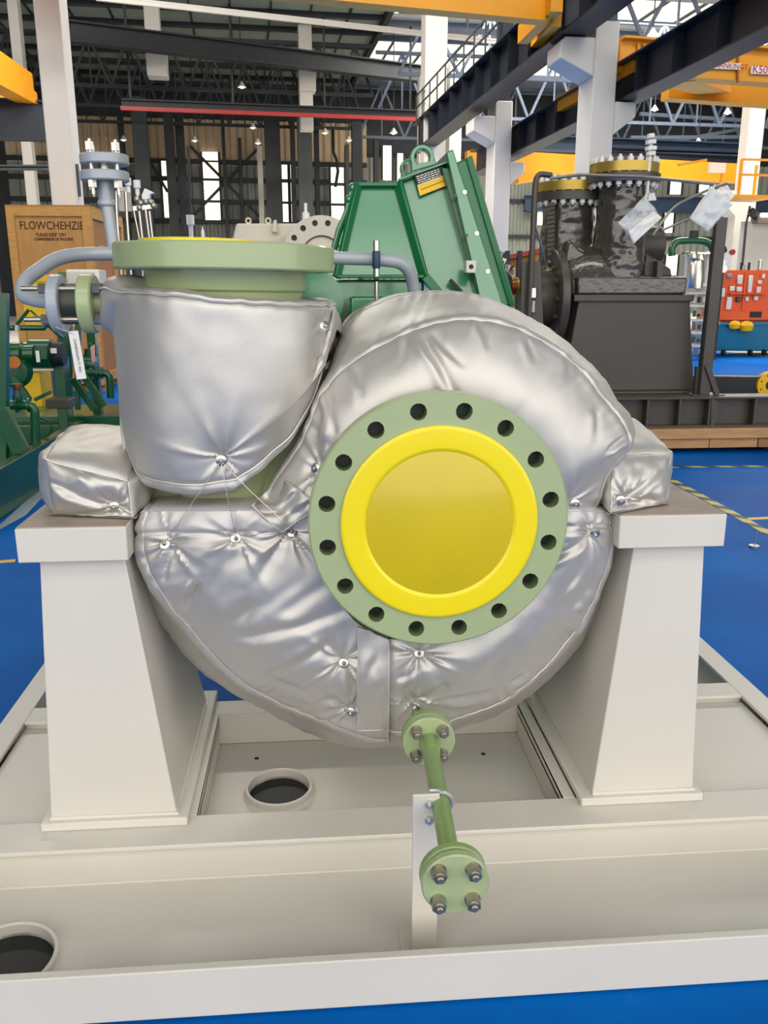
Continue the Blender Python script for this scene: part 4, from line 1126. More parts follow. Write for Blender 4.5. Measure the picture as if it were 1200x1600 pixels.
for i in range(nt):
    a = 2 * PI * i / nt - PI
    z0, z1 = zb(a), zt(a) + 0.004 * noise.noise((math.cos(a) * 7, math.sin(a) * 7, 1))
    H = z1 - z0
    prof = [(0.16, z1 - 0.002), (0.225, z1 + 0.010), (0.262, z1 + 0.008), (RJ - 0.002, z1 - 0.002), (RJ + 0.004, z1 - 0.05), (RJ + 0.007, z1 - H * 0.4), (RJ + 0.008, z1 - H * 0.7), (RJ + 0.006, z0 + 0.07), (RJ - 0.006, z0 + 0.004), (RJ - 0.028, z0 - 0.026), (0.15, z0 - 0.045)]
    pr = crom([(r, 0, z) for r, z in prof], ns)
    G[i, :, 0] = NC.x + pr[:, 0] * math.cos(a); G[i, :, 1] = NC.y + pr[:, 0] * math.sin(a); G[i, :, 2] = pr[:, 2]
Gc = np.concatenate([G[-1:], G, G[:1]])
N = normals(Gc)[1:-1]
outw = G - np.array((NC.x, NC.y, 0)); outw[:, :, 2] = 0
if np.sum(N[:, ns // 2] * outw[:, ns // 2]) < 0: N = -N
P = G.reshape(-1, 3)
disp = fbm(P, [(4, .005), (9, .0028), (20, .0010)], 41).reshape(nt, ns)
js_t, js_b = int(3 / 10 * (ns - 1)), int(8 / 10 * (ns - 1))
for js, am in ((js_t, .004), (js_b, .004)):
    sd = np.linalg.norm(G - G[:, js:js + 1], axis=2)
    pk = np.array([noise.noise((math.cos(a) * 5.5, math.sin(a) * 5.5, js)) for a in np.linspace(0, 2 * PI, nt, endpoint=False)])[:, None]
    disp += am * pk * np.exp(-sd / 0.04) - 0.004 * np.exp(-(sd / 0.008) ** 2)
# lump over the side branch, with a crease under it
ang = np.arctan2(P[:, 1] - NC.y, P[:, 0] - NC.x); zz = P[:, 2]
da = np.abs((ang - PI * 1.02 + PI) % (2 * PI) - PI)
lump = 0.030 * np.exp(-(da / 0.42) ** 4) / (1 + np.exp(-(zz - 1.395 - 0.07 * np.exp(-((da - 0.45) / 0.2) ** 2)) / 0.004))
disp += lump.reshape(nt, ns)
for i, (px, py) in enumerate(((347, 719), (505, 510), (503, 569))):
    idx = nearest(P, px, py)
    disp += stud_disp(P, P[idx], N.reshape(-1, 3)[idx], k=8, dep=(0.022, 0.010, 0.008)[i], rad=(0.085, 0.045, 0.04)[i], ray_a=(0.006, 0.003, 0.003)[i], seed=i + 1.3).reshape(nt, ns)
G2 = G + N * disp[:, :, None]
nz = thing('nozzle_jacket', 'upright round silver insulation jacket wrapped round the discharge nozzle', 'insulation jacket', (NC.x, NC.y, 1.05))
mb = MB(); grid_mb(mb, G2, True); mb.build('cloth_shell', M['silver'], nz)
for js in (js_t, js_b):
    mb = MB(); mb.tube([G2[i, js] + N[i, js] * 0.003 + np.array((0, 0, 0.002 * noise.noise((i * .1, js, 0)))) for i in range(0, nt, 2)], 0.0022, 5, closed=True); mb.build('seam_piping', M['cord'], nz)
np_ = place_studs(nz, G2, N, [(347, 719), (505, 510), (503, 569)], 1.97)
for k, q in enumerate((ll_pos[0], ll_pos[1], at(440, 812, 1.925))):
    a = np_[0]
    midp = (a + q) / 2 + Vector((0, -0.012, 0))
    mb = MB(); mb.tube([a, midp, q], 0.0007, 5); mb.build('lacing_wire', M['steel'], nz)

# ---- cushions over the pump feet
def cushion(label, c8, stud, seed, folds=()):
    n = 46
    c8 = [Vector(p) for p in c8]
    cen = sum(c8, Vector()) / 8
    def tri(u, v, w):
        a = (c8[0] * (1 - u) + c8[1] * u) * (1 - v) + (c8[3] * (1 - u) + c8[2] * u) * v
        b = (c8[4] * (1 - u) + c8[5] * u) * (1 - v) + (c8[7] * (1 - u) + c8[6] * u) * v
        return a * (1 - w) + b * w
    faces = {'front': lambda s, t: (s, 0, t), 'back': lambda s, t: (1 - s, 1, t), 'left': lambda s, t: (0, 1 - s, t), 'right': lambda s, t: (1, s, t), 'top': lambda s, t: (s, t, 1), 'bottom': lambda s, t: (s, 1 - t, 0)}
    nrm = {'front': (0, -1, 0), 'back': (0, 1, 0), 'left': (-1, 0, 0), 'right': (1, 0, 0), 'top': (0, 0, 1), 'bottom': (0, 0, -1)}
    th = thing('foot_jacket', label, 'insulation jacket', (cen.x, cen.y, min(p.z for p in c8)))
    mb = MB(); sp = None
    allp = {}
    for k, fn in faces.items():
        V = np.array([[tuple(tri(*fn(i / (n - 1), j / (n - 1)))) for j in range(n)] for i in range(n)])
        P = V.reshape(-1, 3)
        u = np.linspace(0, 1, n)[:, None]; w = np.linspace(0, 1, n)[None, :]
        puff = (1 - np.abs(2 * u - 1) ** 3.5) * (1 - np.abs(2 * w - 1) ** 3.5)
        edge = np.minimum(np.minimum(u, 1 - u), np.minimum(w, 1 - w))
        kk = 0.0 if k == 'bottom' else 1.0
        d = kk * (0.022 * puff + (0.45 if k == 'top' else 1.0) * (fbm(P, [(9, .016), (17, .009), (36, .003)], seed).reshape(n, n)) * np.minimum(1, edge * 12 + 0.12))
        if k == 'front':
            q = at(stud[0], stud[1], 2.04); sp = np.array(tuple(q))
        if sp is not None and k in ('front',):
            d += stud_disp(P, P[np.argmin(np.linalg.norm(P - sp, axis=1))], (0, -1, 0), k=10, dep=0.022, rad=0.06, ray_a=0.007, seed=seed).reshape(n, n) * np.minimum(1, edge * 10)
            if folds: d += fold_disp(P, folds, 2.04).reshape(n, n)
        V2 = V + np.array(nrm[k]) * d[:, :, None]
        prm = np.array([[fn(i / (n - 1), j / (n - 1)) for j in range(n)] for i in range(n)])
        ee = np.exp(-np.minimum(prm, 1 - prm) / 0.055); sg = np.where(prm < 0.5, -1.0, 1.0)
        for ax in range(3):
            ot = np.maximum(ee[:, :, (ax + 1) % 3], ee[:, :, (ax + 2) % 3])
            if k == 'bottom' or ax == 2: ot = ot * np.where(prm[:, :, 2] < 0.5, 0.15, 1)
            V2[:, :, ax] -= 0.013 * sg[:, :, ax] * ee[:, :, ax] * ot
        allp[k] = V2
        grid_mb(mb, V2)
    mb.build('cloth_shell', M['silver'], th)
    def row(k, j): return [tuple(p) for p in (allp[k][:, j] if isinstance(j, int) else allp[k][j[0], :])]
    for ln in (row('front', n - 1), row('front', 1), row('front', (n - 1,)), row('right', n - 1), row('left', n - 1)):
        m2 = MB(); m2.tube([Vector(p) + Vector((0, -0.001, 0.001 + .003 * noise.noise((p[0] * 45, p[1] * 45, p[2] * 45)))) for p in ln[::2]], 0.0017, 5); m2.build('seam_piping', M['cord'], th)
    F = allp['front'].reshape(-1, 3)
    i = nearest(F, *stud); p = Vector(F[i])
    inst(stud_me, 'lacing_stud', th, frame(p + Vector((0, -0.004, 0)), (1, 0, 0), (0, 0, 1)))
    return th
cushion('square silver cushion jacket over the pump foot on the left pedestal',
        [atz(74, 806, 0.957), atz(214, 812, 0.957), (-0.44, 2.44, 0.957), (-0.70, 2.44, 0.957), at(60, 712, 2.06), at(206, 748, 2.04), (-0.44, 2.44, 1.13), (-0.715, 2.44, 1.125)], (178, 791), 51,
        ((70, 755, 150, 778, .008, .012), (80, 768, 165, 786, .007, .009), (130, 725, 160, 770, .01, .008)))
cushion('square silver cushion jacket over the pump foot on the right pedestal',
        [atz(948, 806, 0.957), atz(1048, 788, 0.957), (0.965, 2.5, 0.957), (0.76, 2.5, 0.957), at(950, 705, 2.06), at(1056, 702, 2.14), (0.955, 2.5, 1.125), (0.74, 2.45, 1.13)], (968, 782), 63,
        ((975, 775, 1040, 740, .008, .010), (978, 785, 1040, 780, .007, .008), (965, 770, 1000, 725, .008, .006)))
# ================================================================ MACHINES BEHIND THE PUMP
def part(name, m, parent, *ops, bevel=0, T=None):
    """ops: tuples ('box', args...) etc. collected in one mesh"""
    mb = MB(T)
    for op in ops: getattr(mb, op[0])(*op[1:])
    return mb.build(name, m, parent, bevel)

# ---------------------------------------------------------------- green gear housing right behind the pump
MG = M['motor_green']
gh = thing('gear_housing', 'glossy dark green angular gear housing with lifting lugs rising behind the pump', 'machine', (0.38, 3.3, 0.125))
F = lambda x, y, Y=3.0: at(x, y, Y)
back = Vector((0.0, 0.55, 0))
part('left_panel', MG, gh, ('prism', [F(562, 289, 3.09), F(621, 289, 3.09), F(664, 432), F(530, 432)], (0, 0.5, 0)), bevel=0.006)
part('panel_frame', M['motor_edge'], gh, ('bar', F(560, 288, 3.075), F(526, 434, 2.985), 0.016, 0.03), bevel=0.003)
part('panel_frame', M['motor_edge'], gh, ('bar', F(622, 287, 3.075), F(662, 430, 2.985), 0.014, 0.03), bevel=0.003)
part('panel_frame', M['motor_edge'], gh, ('bar', F(526, 432, 2.985), F(662, 432, 2.985), 0.012, 0.025, (0, 1, 0)), bevel=0.003)
part('panel_frame', M['motor_edge'], gh, ('bar', F(560, 288, 3.075), F(622, 288, 3.075), 0.014, 0.012, (0, 1, 0)), bevel=0.003)
part('main_panel', MG, gh, ('prism', [F(624, 286, 3.09), F(689, 262, 3.09), F(752, 478, 2.985), F(700, 480, 2.985), F(663, 436, 3.0)], (0, 0.6, 0)), bevel=0.005)
part('panel_frame', M['motor_edge'], gh, ('bar', F(623, 283, 3.075), F(664, 434, 2.98), 0.012, 0.03), bevel=0.003)
part('panel_frame', M['motor_edge'], gh, ('bar', F(664, 432, 2.98), F(705, 482, 2.98), 0.02, 0.03), bevel=0.003)
part('top_plate', MG, gh, ('bar', F(622, 285, 3.09), F(700, 257, 3.09), 0.06, 0.008, (0, 0.2, 1)), bevel=0.002)
part('joint_flange', MG, gh, ('prism', [F(697, 238, 3.03), F(708, 233, 3.03), F(786, 478, 2.94), F(752, 478, 2.94)], (0, 0.55, 0)), bevel=0.004)
part('joint_shadow_gap', M['skid_green'], gh, ('prism', [F(690, 262, 3.045), F(701, 262, 3.045), F(768, 478, 2.955), F(750, 478, 2.955)], (0, 0.5, 0)), bevel=0.003)
part('end_cover', M['motor_edge'], gh, ('prism', [F(712, 254, 3.05), F(732, 246, 3.05), F(800, 478, 2.97), F(772, 478, 2.97)], (0, 0.55, 0)), bevel=0.006)
part('cover_edge', M['motor_edge'], gh, ('bar', F(733, 245, 3.04), F(801, 478, 2.96), 0.01, 0.02), bevel=0.002)
for x, y in ((725, 301), (744, 365), (761, 424)):
    p = F(x, y, 3.035 - (y - 250) * 0.00035); part('cover_bolt', M['steel'], gh, ('cyl', p, p + Vector((0, -0.015, 0)), 0.008, 6))
for x, y in ((711, 306), (728, 368)):
    p = F(x, y, 3.02 - (y - 250) * 0.0004); part('joint_bolt', M['skid_green'], gh, ('cyl', p, p + Vector((0, -0.012, 0)), 0.006, 6))
def lug(cx, cy, ro, ri, px0, px1, y0, y1, Y, th):
    c = F(cx, cy, Y); k = (F(cx + 1, cy, Y) - F(cx, cy, Y)).length
    b0, b1 = F(px0, y0, Y), F(px1, y1, Y)
    n = 40; outer, inner = [], []
    u = (b1 - b0).normalized(); w = Vector((-u.z, 0, u.x))
    for i in range(n + 1):
        a = -0.15 + (PI + 0.3) * i / n
        outer.append(c + (u * math.cos(a) + w * math.sin(a)) * ro * k)
    poly = [b1] + outer + [b0]
    m = len(poly)
    inner = []
    for p in poly:
        d = (p - c).normalized(); inner.append(c + d * ri * k)
    v = [q + Vector((0, o, 0)) for o in (0, th) for L_ in (poly, inner) for q in L_]
    f = []
    for i in range(m):
        j = (i + 1) % m
        f += [(i, j, m + j, m + i), (2 * m + i, 3 * m + i, 3 * m + j, 2 * m + j), (i, 2 * m + i, 2 * m + j, j), (m + i, m + j, 3 * m + j, 3 * m + i)]
    mb = MB(); mb.add(v, f); mb.build('lifting_lug', MG, gh, 0.003)
lug(660, 246, 19, 12, 643, 682, 268, 257, 3.1, 0.05)
lug(640, 262, 14, 9, 627, 650, 280, 272, 3.25, 0.05)
lm = frame(F(673, 277, 2.978), F(702, 262, 2.978) - F(648, 276, 2.978), F(664, 268, 2.978) - F(671, 290, 2.978))
def label_quad(name, pts, m, off=0.0):
    return part(name, m, gh, ('prism', [F(x, y, 3.066 - (y - 273) * 0.0004) for x, y in pts], (0, 0.006, 0)))
lb = label_quad('warning_label', [(647, 273), (691, 258), (695, 273), (652, 289)], M['black_ink'])
label_quad('warning_label', [(652, 289), (695, 273), (700, 289), (656, 306)], M['yellow_paint'])
mb = MB()
for r in range(5):
    a0 = Vector((650.5 + r * 1.05, 276.5 + r * 3.1, 0)); dx = Vector((36.5, -12.8, 0))
    t0 = 0.0; rr = random.Random(r)
    while t0 < 0.95:
        t1 = min(0.97, t0 + rr.uniform(0.06, 0.16)); p, q = a0 + dx * t0, a0 + dx * t1
        mb.bar(F(p.x, p.y, 3.0645 - (p.y - 273) * 0.0004), F(q.x, q.y, 3.0645 - (q.y - 273) * 0.0004), 0.001, 0.0030, (0, 0, 1)); t0 = t1 + 0.035
stuff(mb.build('label_lines', M['paper'], lb))
p = F(658, 296, 3.055); q = F(694, 282, 3.06); part('label_rule', M['black_ink'], gh, ('bar', p, q, 0.001, 0.0012))
p = F(736, 417, 2.93); part('earth_lug', M['white_paint'], gh, ('box', p.x - .02, p.x + .014, p.y - 0.02, p.y + .03, p.z - .02, p.z + .02), bevel=0.003)
part('earth_hole', M['dark_hole'], gh, ('cyl', p + Vector((-.003, -0.0205, 0)), p + Vector((-.003, -0.01, 0)), 0.008, 14))
p = F(712, 447, 2.97); part('lock_clip', M['dark_hole'], gh, ('bar', p + Vector((-.02, 0, .02)), p + Vector((.02, 0, -.02)), 0.02, 0.012))
part('lower_body', MG, gh, ('box', F(480, 437).x, F(664, 437).x, 3.02, 3.5, 1.38, F(600, 437).z), bevel=0.01)
part('lower_body', MG, gh, ('box', F(545, 466).x, F(640, 466).x, 2.9, 3.4, 1.30, F(600, 463, 2.9).z), bevel=0.01)
part('shaft_casing', MG, gh, ('cyl', F(490, 470, 2.9) + Vector((0, 0.02, 0)), F(490, 470, 2.9) + Vector((0, 0.6, 0)), 0.1, 32))
part('support_stand', MG, gh, ('box', 0.0, 0.75, 3.05, 3.6, 0.127, 1.38), bevel=0.01)
part('sight_slot', M['skid_green'], gh, ('box', F(586, 442).x, F(592, 442).x, 3.005, 3.03, F(586, 457).z, F(586, 440).z), bevel=0.002)
part('side_pipe', MG, gh, ('tube', [F(552, 292, 3.1), F(543, 330, 3.1), F(530, 360, 3.1), F(522, 390, 3.1)], 0.012, 10))
part('side_fitting', MG, gh, ('ball', F(552, 294, 3.1), 0.018), ('ball', F(546, 312, 3.1), 0.016)).__setitem__('kind', 'stuff')

# ---------------------------------------------------------------- cream pump beyond
cp = thing('cream_pump', 'cream painted pump casing with bolt holes glimpsed behind the top flange', 'pump', at(450, 500, 6.5) * 1.0)
Y = 6.5
part('cover_plate', M['cream'], cp, ('prism', [at(363, 372, Y), at(369, 349, Y), at(480, 349, Y), at(540, 355, Y), at(540, 480, Y), at(363, 480, Y)], (0, 0.3, 0)), bevel=0.015)
part('sloping_cover', M['cream'], cp, ('prism', [at(385, 378, Y - .1), at(478, 362, Y - .1), at(478, 470, Y - .1), at(385, 470, Y - .1)], (0, 0.1, 0)), bevel=0.01)
c = at(503, 402, Y - 0.2); kk = 1 / FPX * 6.5
Mx = frame(c, (1, 0, 0), (0, 0, 1))
mb = MB(); flange_ring(mb, Mx, 57 * kk, 30 * kk, 0.05, 16, 4.2 * kk, 47 * kk); mb.build('casing_flange', [M['cream'], M['cream_dark']], cp)
part('hub_plate', M['cream'], cp, ('cyl', c + Vector((0, 0.03, 0)), c + Vector((0, -0.02, 0)), 29 * kk, 40), bevel=0.01)
part('flange_back', M['cream_dark'], cp, ('cyl', c + Vector((0, 0.02, 0)), c + Vector((0, 0.1, 0)), 55 * kk, 40))
part('boss', M['cream'], cp, ('cyl', c + Vector((0, -0.02, 0)), c + Vector((0, -0.06, 0)), 18 * kk, 8))
for x in (388, 419):
    p = at(x, 345, Y + .1); mb = MB(); mb.tube(arc(p, 3.6 * kk, 0, 2 * PI, 14)[:-1], 1.4 * kk, 6, closed=True); mb.build('lifting_eye', M['cream'], cp)
part('lug_block', M['cream'], cp, ('prism', [at(424, 362, Y - .05), at(427, 344, Y - .05), at(432, 343, Y - .05), at(434, 364, Y - .05)], (0, 0.06, 0)), bevel=0.006)
part('pump_body', M['cream'], cp, ('box', at(365, 480, Y).x, at(560, 480, Y).x, 6.5, 7.3, 0.0, 1.7), bevel=0.02)
part('fitting', M['white'], cp, ('lathe', [(0.028, -0.05), (0.028, 0.05), (0.012, 0.06), (0.012, 0.12)], at(478, 344, Y + .2)))

# ---------------------------------------------------------------- plywood crate
X0, X1, Y0, Y1, Z0, Z1 = -4.30, -3.14, 13.0, 15.15, 0.0, 2.63
ct = thing('plywood_crate', 'tall plywood shipping crate with timber battens, stencilled letters and a yellow lower board', 'crate', ((X0 + X1) / 2, 14, 0))
part('front_panel', M['crate'], ct, ('box', X0 + .02, X1 - .02, Y0 + .03, Y0 + .06, Z0 + .12, Z1 - .02))
part('side_panel', M['crate_side'], ct, ('box', X1 - .06, X1 - .03, Y0 + .06, Y1 - .02, Z0 + .12, Z1 - .02))
part('back_panel', M['crate_side'], ct, ('box', X0 + .02, X1 - .06, Y1 - .05, Y1 - .02, Z0 + .12, Z1 - .02))
part('left_panel', M['crate_side'], ct, ('box', X0 + .02, X0 + .05, Y0 + .06, Y1 - .05, Z0 + .12, Z1 - .02))
part('lid', M['crate_side'], ct, ('box', X0, X1, Y0, Y1, Z1 - .02, Z1))
zy = at(30, 430, 13).z
part('lower_board', M['yellow_board'], ct, ('box', X0 + .11, X1 - .13, Y0 + .015, Y0 + .035, 0.95, zy))
for b in ((X0, X0 + .11, Z0 + .1, Z1 - .02), (X1 - .12, X1, Z0 + .1, Z1 - .02)):
    part('batten', M['crate_batten'], ct, ('box', b[0], b[1], Y0, Y0 + .03, b[2], b[3]), bevel=0.004)
part('batten', M['crate_batten'], ct, ('box', X0 + .11, X1 - .12, Y0, Y0 + .03, Z1 - .15, Z1 - .02), bevel=0.004)
part('batten', M['yellow_board'], ct, ('box', X0 + .11, X1 - .12, Y0, Y0 + .03, zy - .09, zy), bevel=0.004)
part('batten', M['crate_batten'], ct, ('box', X0 + .11, X1 - .12, Y0, Y0 + .03, Z0 + .12, Z0 + .25), bevel=0.004)
for a, b in ((Y0 + .03, Y0 + .14), ((Y0 + Y1) / 2 + .25, (Y0 + Y1) / 2 + .38), (Y1 - .12, Y1)):
    part('batten', M['crate_batten'], ct, ('box', X1 - .03, X1, a, b, Z0 + .1, Z1 - .02), bevel=0.004)
for z0, z1 in ((Z1 - .17, Z1 - .02), (1.55, 1.66), (Z0 + .12, Z0 + .26)):
    for a, b in ((Y0 + .14, (Y0 + Y1) / 2 + .25), ((Y0 + Y1) / 2 + .38, Y1 - .12)):
        part('batten', M['crate_batten'], ct, ('box', X1 - .03, X1, a, b, z0, z1), bevel=0.004)
for y in (13.1, 14.0, 14.9): part('skid_runner', M['wood'], ct, ('box', X0, X1, y, y + .15, Z0, Z0 + .1))
for body, px, py, s_ in (("FLOWCHEHZIE", 81, 353, 0.155), ("PLEASE KEEP  DRY", 80, 367, 0.062), ("COMPRESSEUR DE PROCEDE", 84, 374, 0.05)):
    c = at(px, py, Y0 + .028); mb = MB(); text_mb(mb, body, s_, frame(c, (1, 0, 0), (0, 0, 1)) @ Matrix.Diagonal((0.84, 1, 1, 1)), 0.001, bold=0.002); mb.build('stencil_lettering', M['ink'], ct)
part('yellow_sticker', M['yellow_paint'], ct, ('box', X1 - .03, X1 - .025, 13.55, 13.7, 1.95, 2.1))
part('handling_mark', M['ink'], ct, ('box', X1 - .03, X1 - .027, 14.75, 14.87, 2.02, 2.12))
# white cabinet in front of the crate
t = thing('white_box', 'white enamelled box on a green stand before the crate', 'box', at(125, 500, 8.5))
p, q = at(106, 458, 8.5), at(154, 421, 8.5)
part('box_shell', M['white'], t, ('box', p.x, q.x, 8.5, 8.8, p.z, q.z), bevel=0.01)
part('box_lid', M['white_paint'], t, ('box', p.x + .02, q.x - 0.04, 8.48, 8.5, p.z + .02, q.z - .02), bevel=0.004)
part('box_stand', M['skid_green'], t, ('box', (p.x + q.x) / 2 - .04, (p.x + q.x) / 2 + .04, 8.6, 8.7, 0.3, p.z), bevel=0.004)
t = thing('yellow_trolley', 'cream and yellow box standing on the floor under the green motor', 'box', at(47, 640, 9.2))
p, q = at(40, 645, 9.2), at(60, 568, 9.2)
part('box_shell', M['yellow_board'], t, ('box', p.x, q.x, 9.2, 9.6, 0.0, q.z), bevel=0.01)
part('top_bar', M['cream'], t, ('box', p.x, at(92, 575, 9.2).x, 9.15, 9.25, at(40, 580, 9.2).z, at(40, 574, 9.2).z), bevel=0.01)

# ---------------------------------------------------------------- green pump skid at left
SG = M['skid_green']
sk = thing('pump_skid', 'dark green steel pump skid with pipes, motor and posts at the left edge', 'skid', (-2.6, 7.4, 0))
A = lambda x, y, Y=7.3: at(x, y, Y)
def rail(name, pts, w, h, m=SG, parent=None):
    return part(name, m, parent or sk, ('bar', pts[0], pts[1], w, h), bevel=0.004)
part('tray', SG, sk, ('box', -4.6, -2.15, 5.4, 7.0, 0.10, 0.16), bevel=0.005)
part('base_rail', SG, sk, ('box', -2.2, -2.12, 5.2, 7.9, 0.0, 0.33), bevel=0.006)
part('base_rail', SG, sk, ('box', -4.6, -2.2, 7.82, 7.9, 0.0, 0.30), bevel=0.006)
part('base_rail', SG, sk, ('box', -3.1, -1.75, 8.0, 8.1, 0.18, 0.36), bevel=0.006)
part('base_rail', SG, sk, ('box', -3.0, -1.7, 9.3, 9.4, 0.0, 0.28), bevel=0.006)
part('deck_plate', SG, sk, ('box', -3.1, -1.72, 8.1, 9.3, 0.24, 0.30), bevel=0.004)
rail('post', (A(106, 640, 8.05), A(106, 455, 8.05)), 0.07, 0.07)
rail('post', (A(5, 735, 6.6), A(5, 458, 6.6)), 0.07, 0.07)
rail('post', (A(95, 640, 8.2), A(97, 425, 8.2)), 0.06, 0.06)
rail('post', (A(122, 640, 8.6), A(122, 505, 8.6)), 0.05, 0.05)
rail('brace', (A(114, 592, 8.0), A(148, 640, 8.0)), 0.05, 0.06)
rail('brace', (A(131, 588, 8.1), A(164, 634, 8.1)), 0.05, 0.06)
rail('brace', (A(0, 640, 6.3), A(34, 706, 6.3)), 0.06, 0.12)
rail('brace', (A(20, 588, 7.4), A(46, 626, 7.4)), 0.05, 0.05)
rail('brace', (A(54, 625, 7.6), A(80, 612, 7.6)), 0.025, 0.03)
mb = MB(); mb.tube([A(-10, 512, 7.0), A(70, 512, 7.0), A(76, 505, 7.0), A(88, 518, 7.0), A(100, 527, 7.0)], 0.022, 10); mb.build('pipe', SG, sk)
mb = MB(); mb.tube([A(26, 508, 7.0), A(45, 484, 7.0)], 0.014, 8); mb.build('lever', SG, sk)
part('pipe_union', M['steel'], sk, ('cyl', A(27, 508, 6.98), A(27, 516, 6.98), 0.03, 12))
mb = MB(); mb.tube([A(48, 485, 7.0), A(62, 498, 7.0), A(82, 516, 7.0)], 0.008, 6); mb.build('tube', M['skid_green'], sk)
part('motor_body', SG, sk, ('cyl', A(48, 553, 7.6), A(82, 553, 7.6), 0.125, 28), bevel=0.006)
part('motor_flange', SG, sk, ('cyl', A(38, 553, 7.6), A(49, 553, 7.6), 0.10, 24), bevel=0.004)
part('motor_end', M['black_steel'], sk, ('cyl', A(82, 553, 7.6), A(101, 553, 7.6), 0.10, 24), bevel=0.004)
for i in range(6):
    a = 2 * PI * i / 6 + .2; c = A(49, 553, 7.6)
    part('flange_bolt', M['steel'], sk, ('cyl', c + Vector((0, math.cos(a) * .105, math.sin(a) * .105)), c + Vector((.03, math.cos(a) * .105, math.sin(a) * .105)), 0.012, 6))
part('terminal_box', SG, sk, ('box', A(54, 540, 7.4).x, A(72, 540, 7.4).x, 7.4, 7.5, A(60, 562, 7.4).z, A(60, 540, 7.4).z), bevel=0.006)
part('name_plate', M['steel'], sk, ('box', A(54, 540, 7.38).x, A(60, 540, 7.38).x, 7.385, 7.39, A(60, 566, 7.38).z, A(60, 548, 7.38).z))
part('name_plate', M['steel'], sk, ('box', A(78, 540, 7.46).x, A(88, 540, 7.46).x, 7.455, 7.46, A(80, 552, 7.46).z, A(80, 544, 7.46).z))
part('pedestal', SG, sk, ('box', A(88, 600, 7.7).x, A(104, 600, 7.7).x, 7.65, 7.85, 0.3, A(90, 558, 7.7).z), bevel=0.006)
part('pump_head', SG, sk, ('lathe', [(1e-6, 0), (0.09, 0), (0.1, 0.03), (0.1, 0.10), (0.07, 0.12), (0.07, 0.2), (1e-6, 0.2)], A(16, 553, 7.5), (1, 0, 0), 24))
part('pump_volute', SG, sk, ('lathe', [(1e-6, -.06), (0.1, -.05), (0.14, 0), (0.1, .05), (1e-6, .06)], A(24, 580, 7.45), (0.2, -1, 0), 28))
part('coupling_face', M['rust'], sk, ('cyl', A(22, 566, 7.38), A(22, 566, 7.32), 0.05, 18))
mb = MB(); mb.tube(bend([A(-5, 633, 6.8), A(54, 633, 6.8), A(56, 690, 6.8)], 0.06), 0.035, 14); mb.build('pipe', SG, sk)
part('pipe_flange', SG, sk, ('cyl', A(26, 633, 6.8), A(29, 633, 6.8), 0.06, 20)); part('pipe_flange', SG, sk, ('cyl', A(44, 633, 6.8), A(47, 633, 6.8), 0.055, 20))
part('pipe_foot', SG, sk, ('cyl', A(56, 690, 6.8), Vector((A(56, 690, 6.8).x, 6.8, .16)), 0.045, 18))
part('valve', SG, sk, ('lathe', [(0.03, 0), (0.04, 0.04), (0.025, 0.08), (0.03, 0.12), (0.05, 0.125), (0.05, 0.14), (1e-6, 0.14)], A(28, 628, 6.8), (0, 0, 1), 18))
part('valve_cap', M['rust'], sk, ('cyl', A(28, 606, 6.78), A(28, 600, 6.78), 0.03, 14))
part('junction_box', M['pump_grey'], sk, ('box', A(72, 640, 7.2).x, A(110, 640, 7.2).x, 7.2, 7.4, A(80, 639, 7.2).z, A(80, 624, 7.2).z), bevel=0.008)
mb = MB(); mb.tube(bend([A(134, 583, 8.3), A(171, 583, 8.3), A(173, 622, 8.3)], 0.06), 0.035, 14); mb.build('pipe', SG, sk)
for x in (141, 152, 158): part('pipe_flange', SG, sk, ('cyl', A(x, 583, 8.3), A(x + 3, 583, 8.3), 0.055, 18))
part('pump_end', SG, sk, ('lathe', [(1e-6, 0), (0.09, 0), (0.1, 0.05), (0.08, 0.16), (1e-6, 0.17)], A(124, 570, 8.5), (1, 0, 0), 22))
part('pump_column', SG, sk, ('cyl', A(140, 580, 8.5), A(140, 545, 8.5), 0.05, 16))
t = thing('pink_tag', 'pale pink label card hanging among the green pipes', 'tag', A(145, 555, 8.1))
mb = MB(); mb.prism([A(141, 542, 8.1), A(148, 538, 8.1), A(149, 563, 8.1), A(146, 567, 8.1), A(143, 563, 8.1)], (0, 0.004, 0)); mb.build('card', M['tag_pink'], t, 0.001)
mb = MB(); mb.tube([A(145, 541, 8.1), A(141, 535, 8.2), A(138, 540, 8.4)], 0.003, 5); mb.build('tag_wire', M['steel'], t)
mb = MB(); mb.tube(arc(A(66, 668, 7.0), 0.075, 0, 2 * PI, 20)[:-1], 0.009, 6, closed=True); mb.build('hand_wheel', SG, sk)
part('low_box', M['black_steel'], sk, ('box', A(20, 720, 6.9).x, A(110, 660, 7.6).x, 7.3, 7.75, 0.0, 0.2), bevel=0.01)

# ---------------------------------------------------------------- instrument stand behind the crate
t = thing('instrument_stand', 'bright steel instrument tubes with gauge heads rising behind the crate corner', 'instrument', at(215, 420, 11))
for i, (x0, y0, x1, y1, r) in enumerate(((214, 303, 222, 372, .018), (226, 320, 233, 372, .016), (233, 330, 238, 372, .016), (209, 330, 220, 385, .012), (196, 300, 198, 340, .02), (181, 298, 182, 335, .02))):
    mb = MB(); a, b = at(x0, y0, 11), at(x1, y1, 11); mb.tube([a, b, Vector((b.x, 11, 0))], r, 8); mb.build('tube', M['steel'], t)
for x, y, r in ((214, 288, .042), (200, 284, .038), (183, 283, .04)):
    c = at(x, y, 11); part('gauge_head', M['white'], t, ('lathe', [(1e-6, 0.05), (r, 0.045), (r, -0.04), (r * .6, -0.05), (r * .6, -0.12), (1e-6, -0.12)], c, (0, 0, 1), 18))
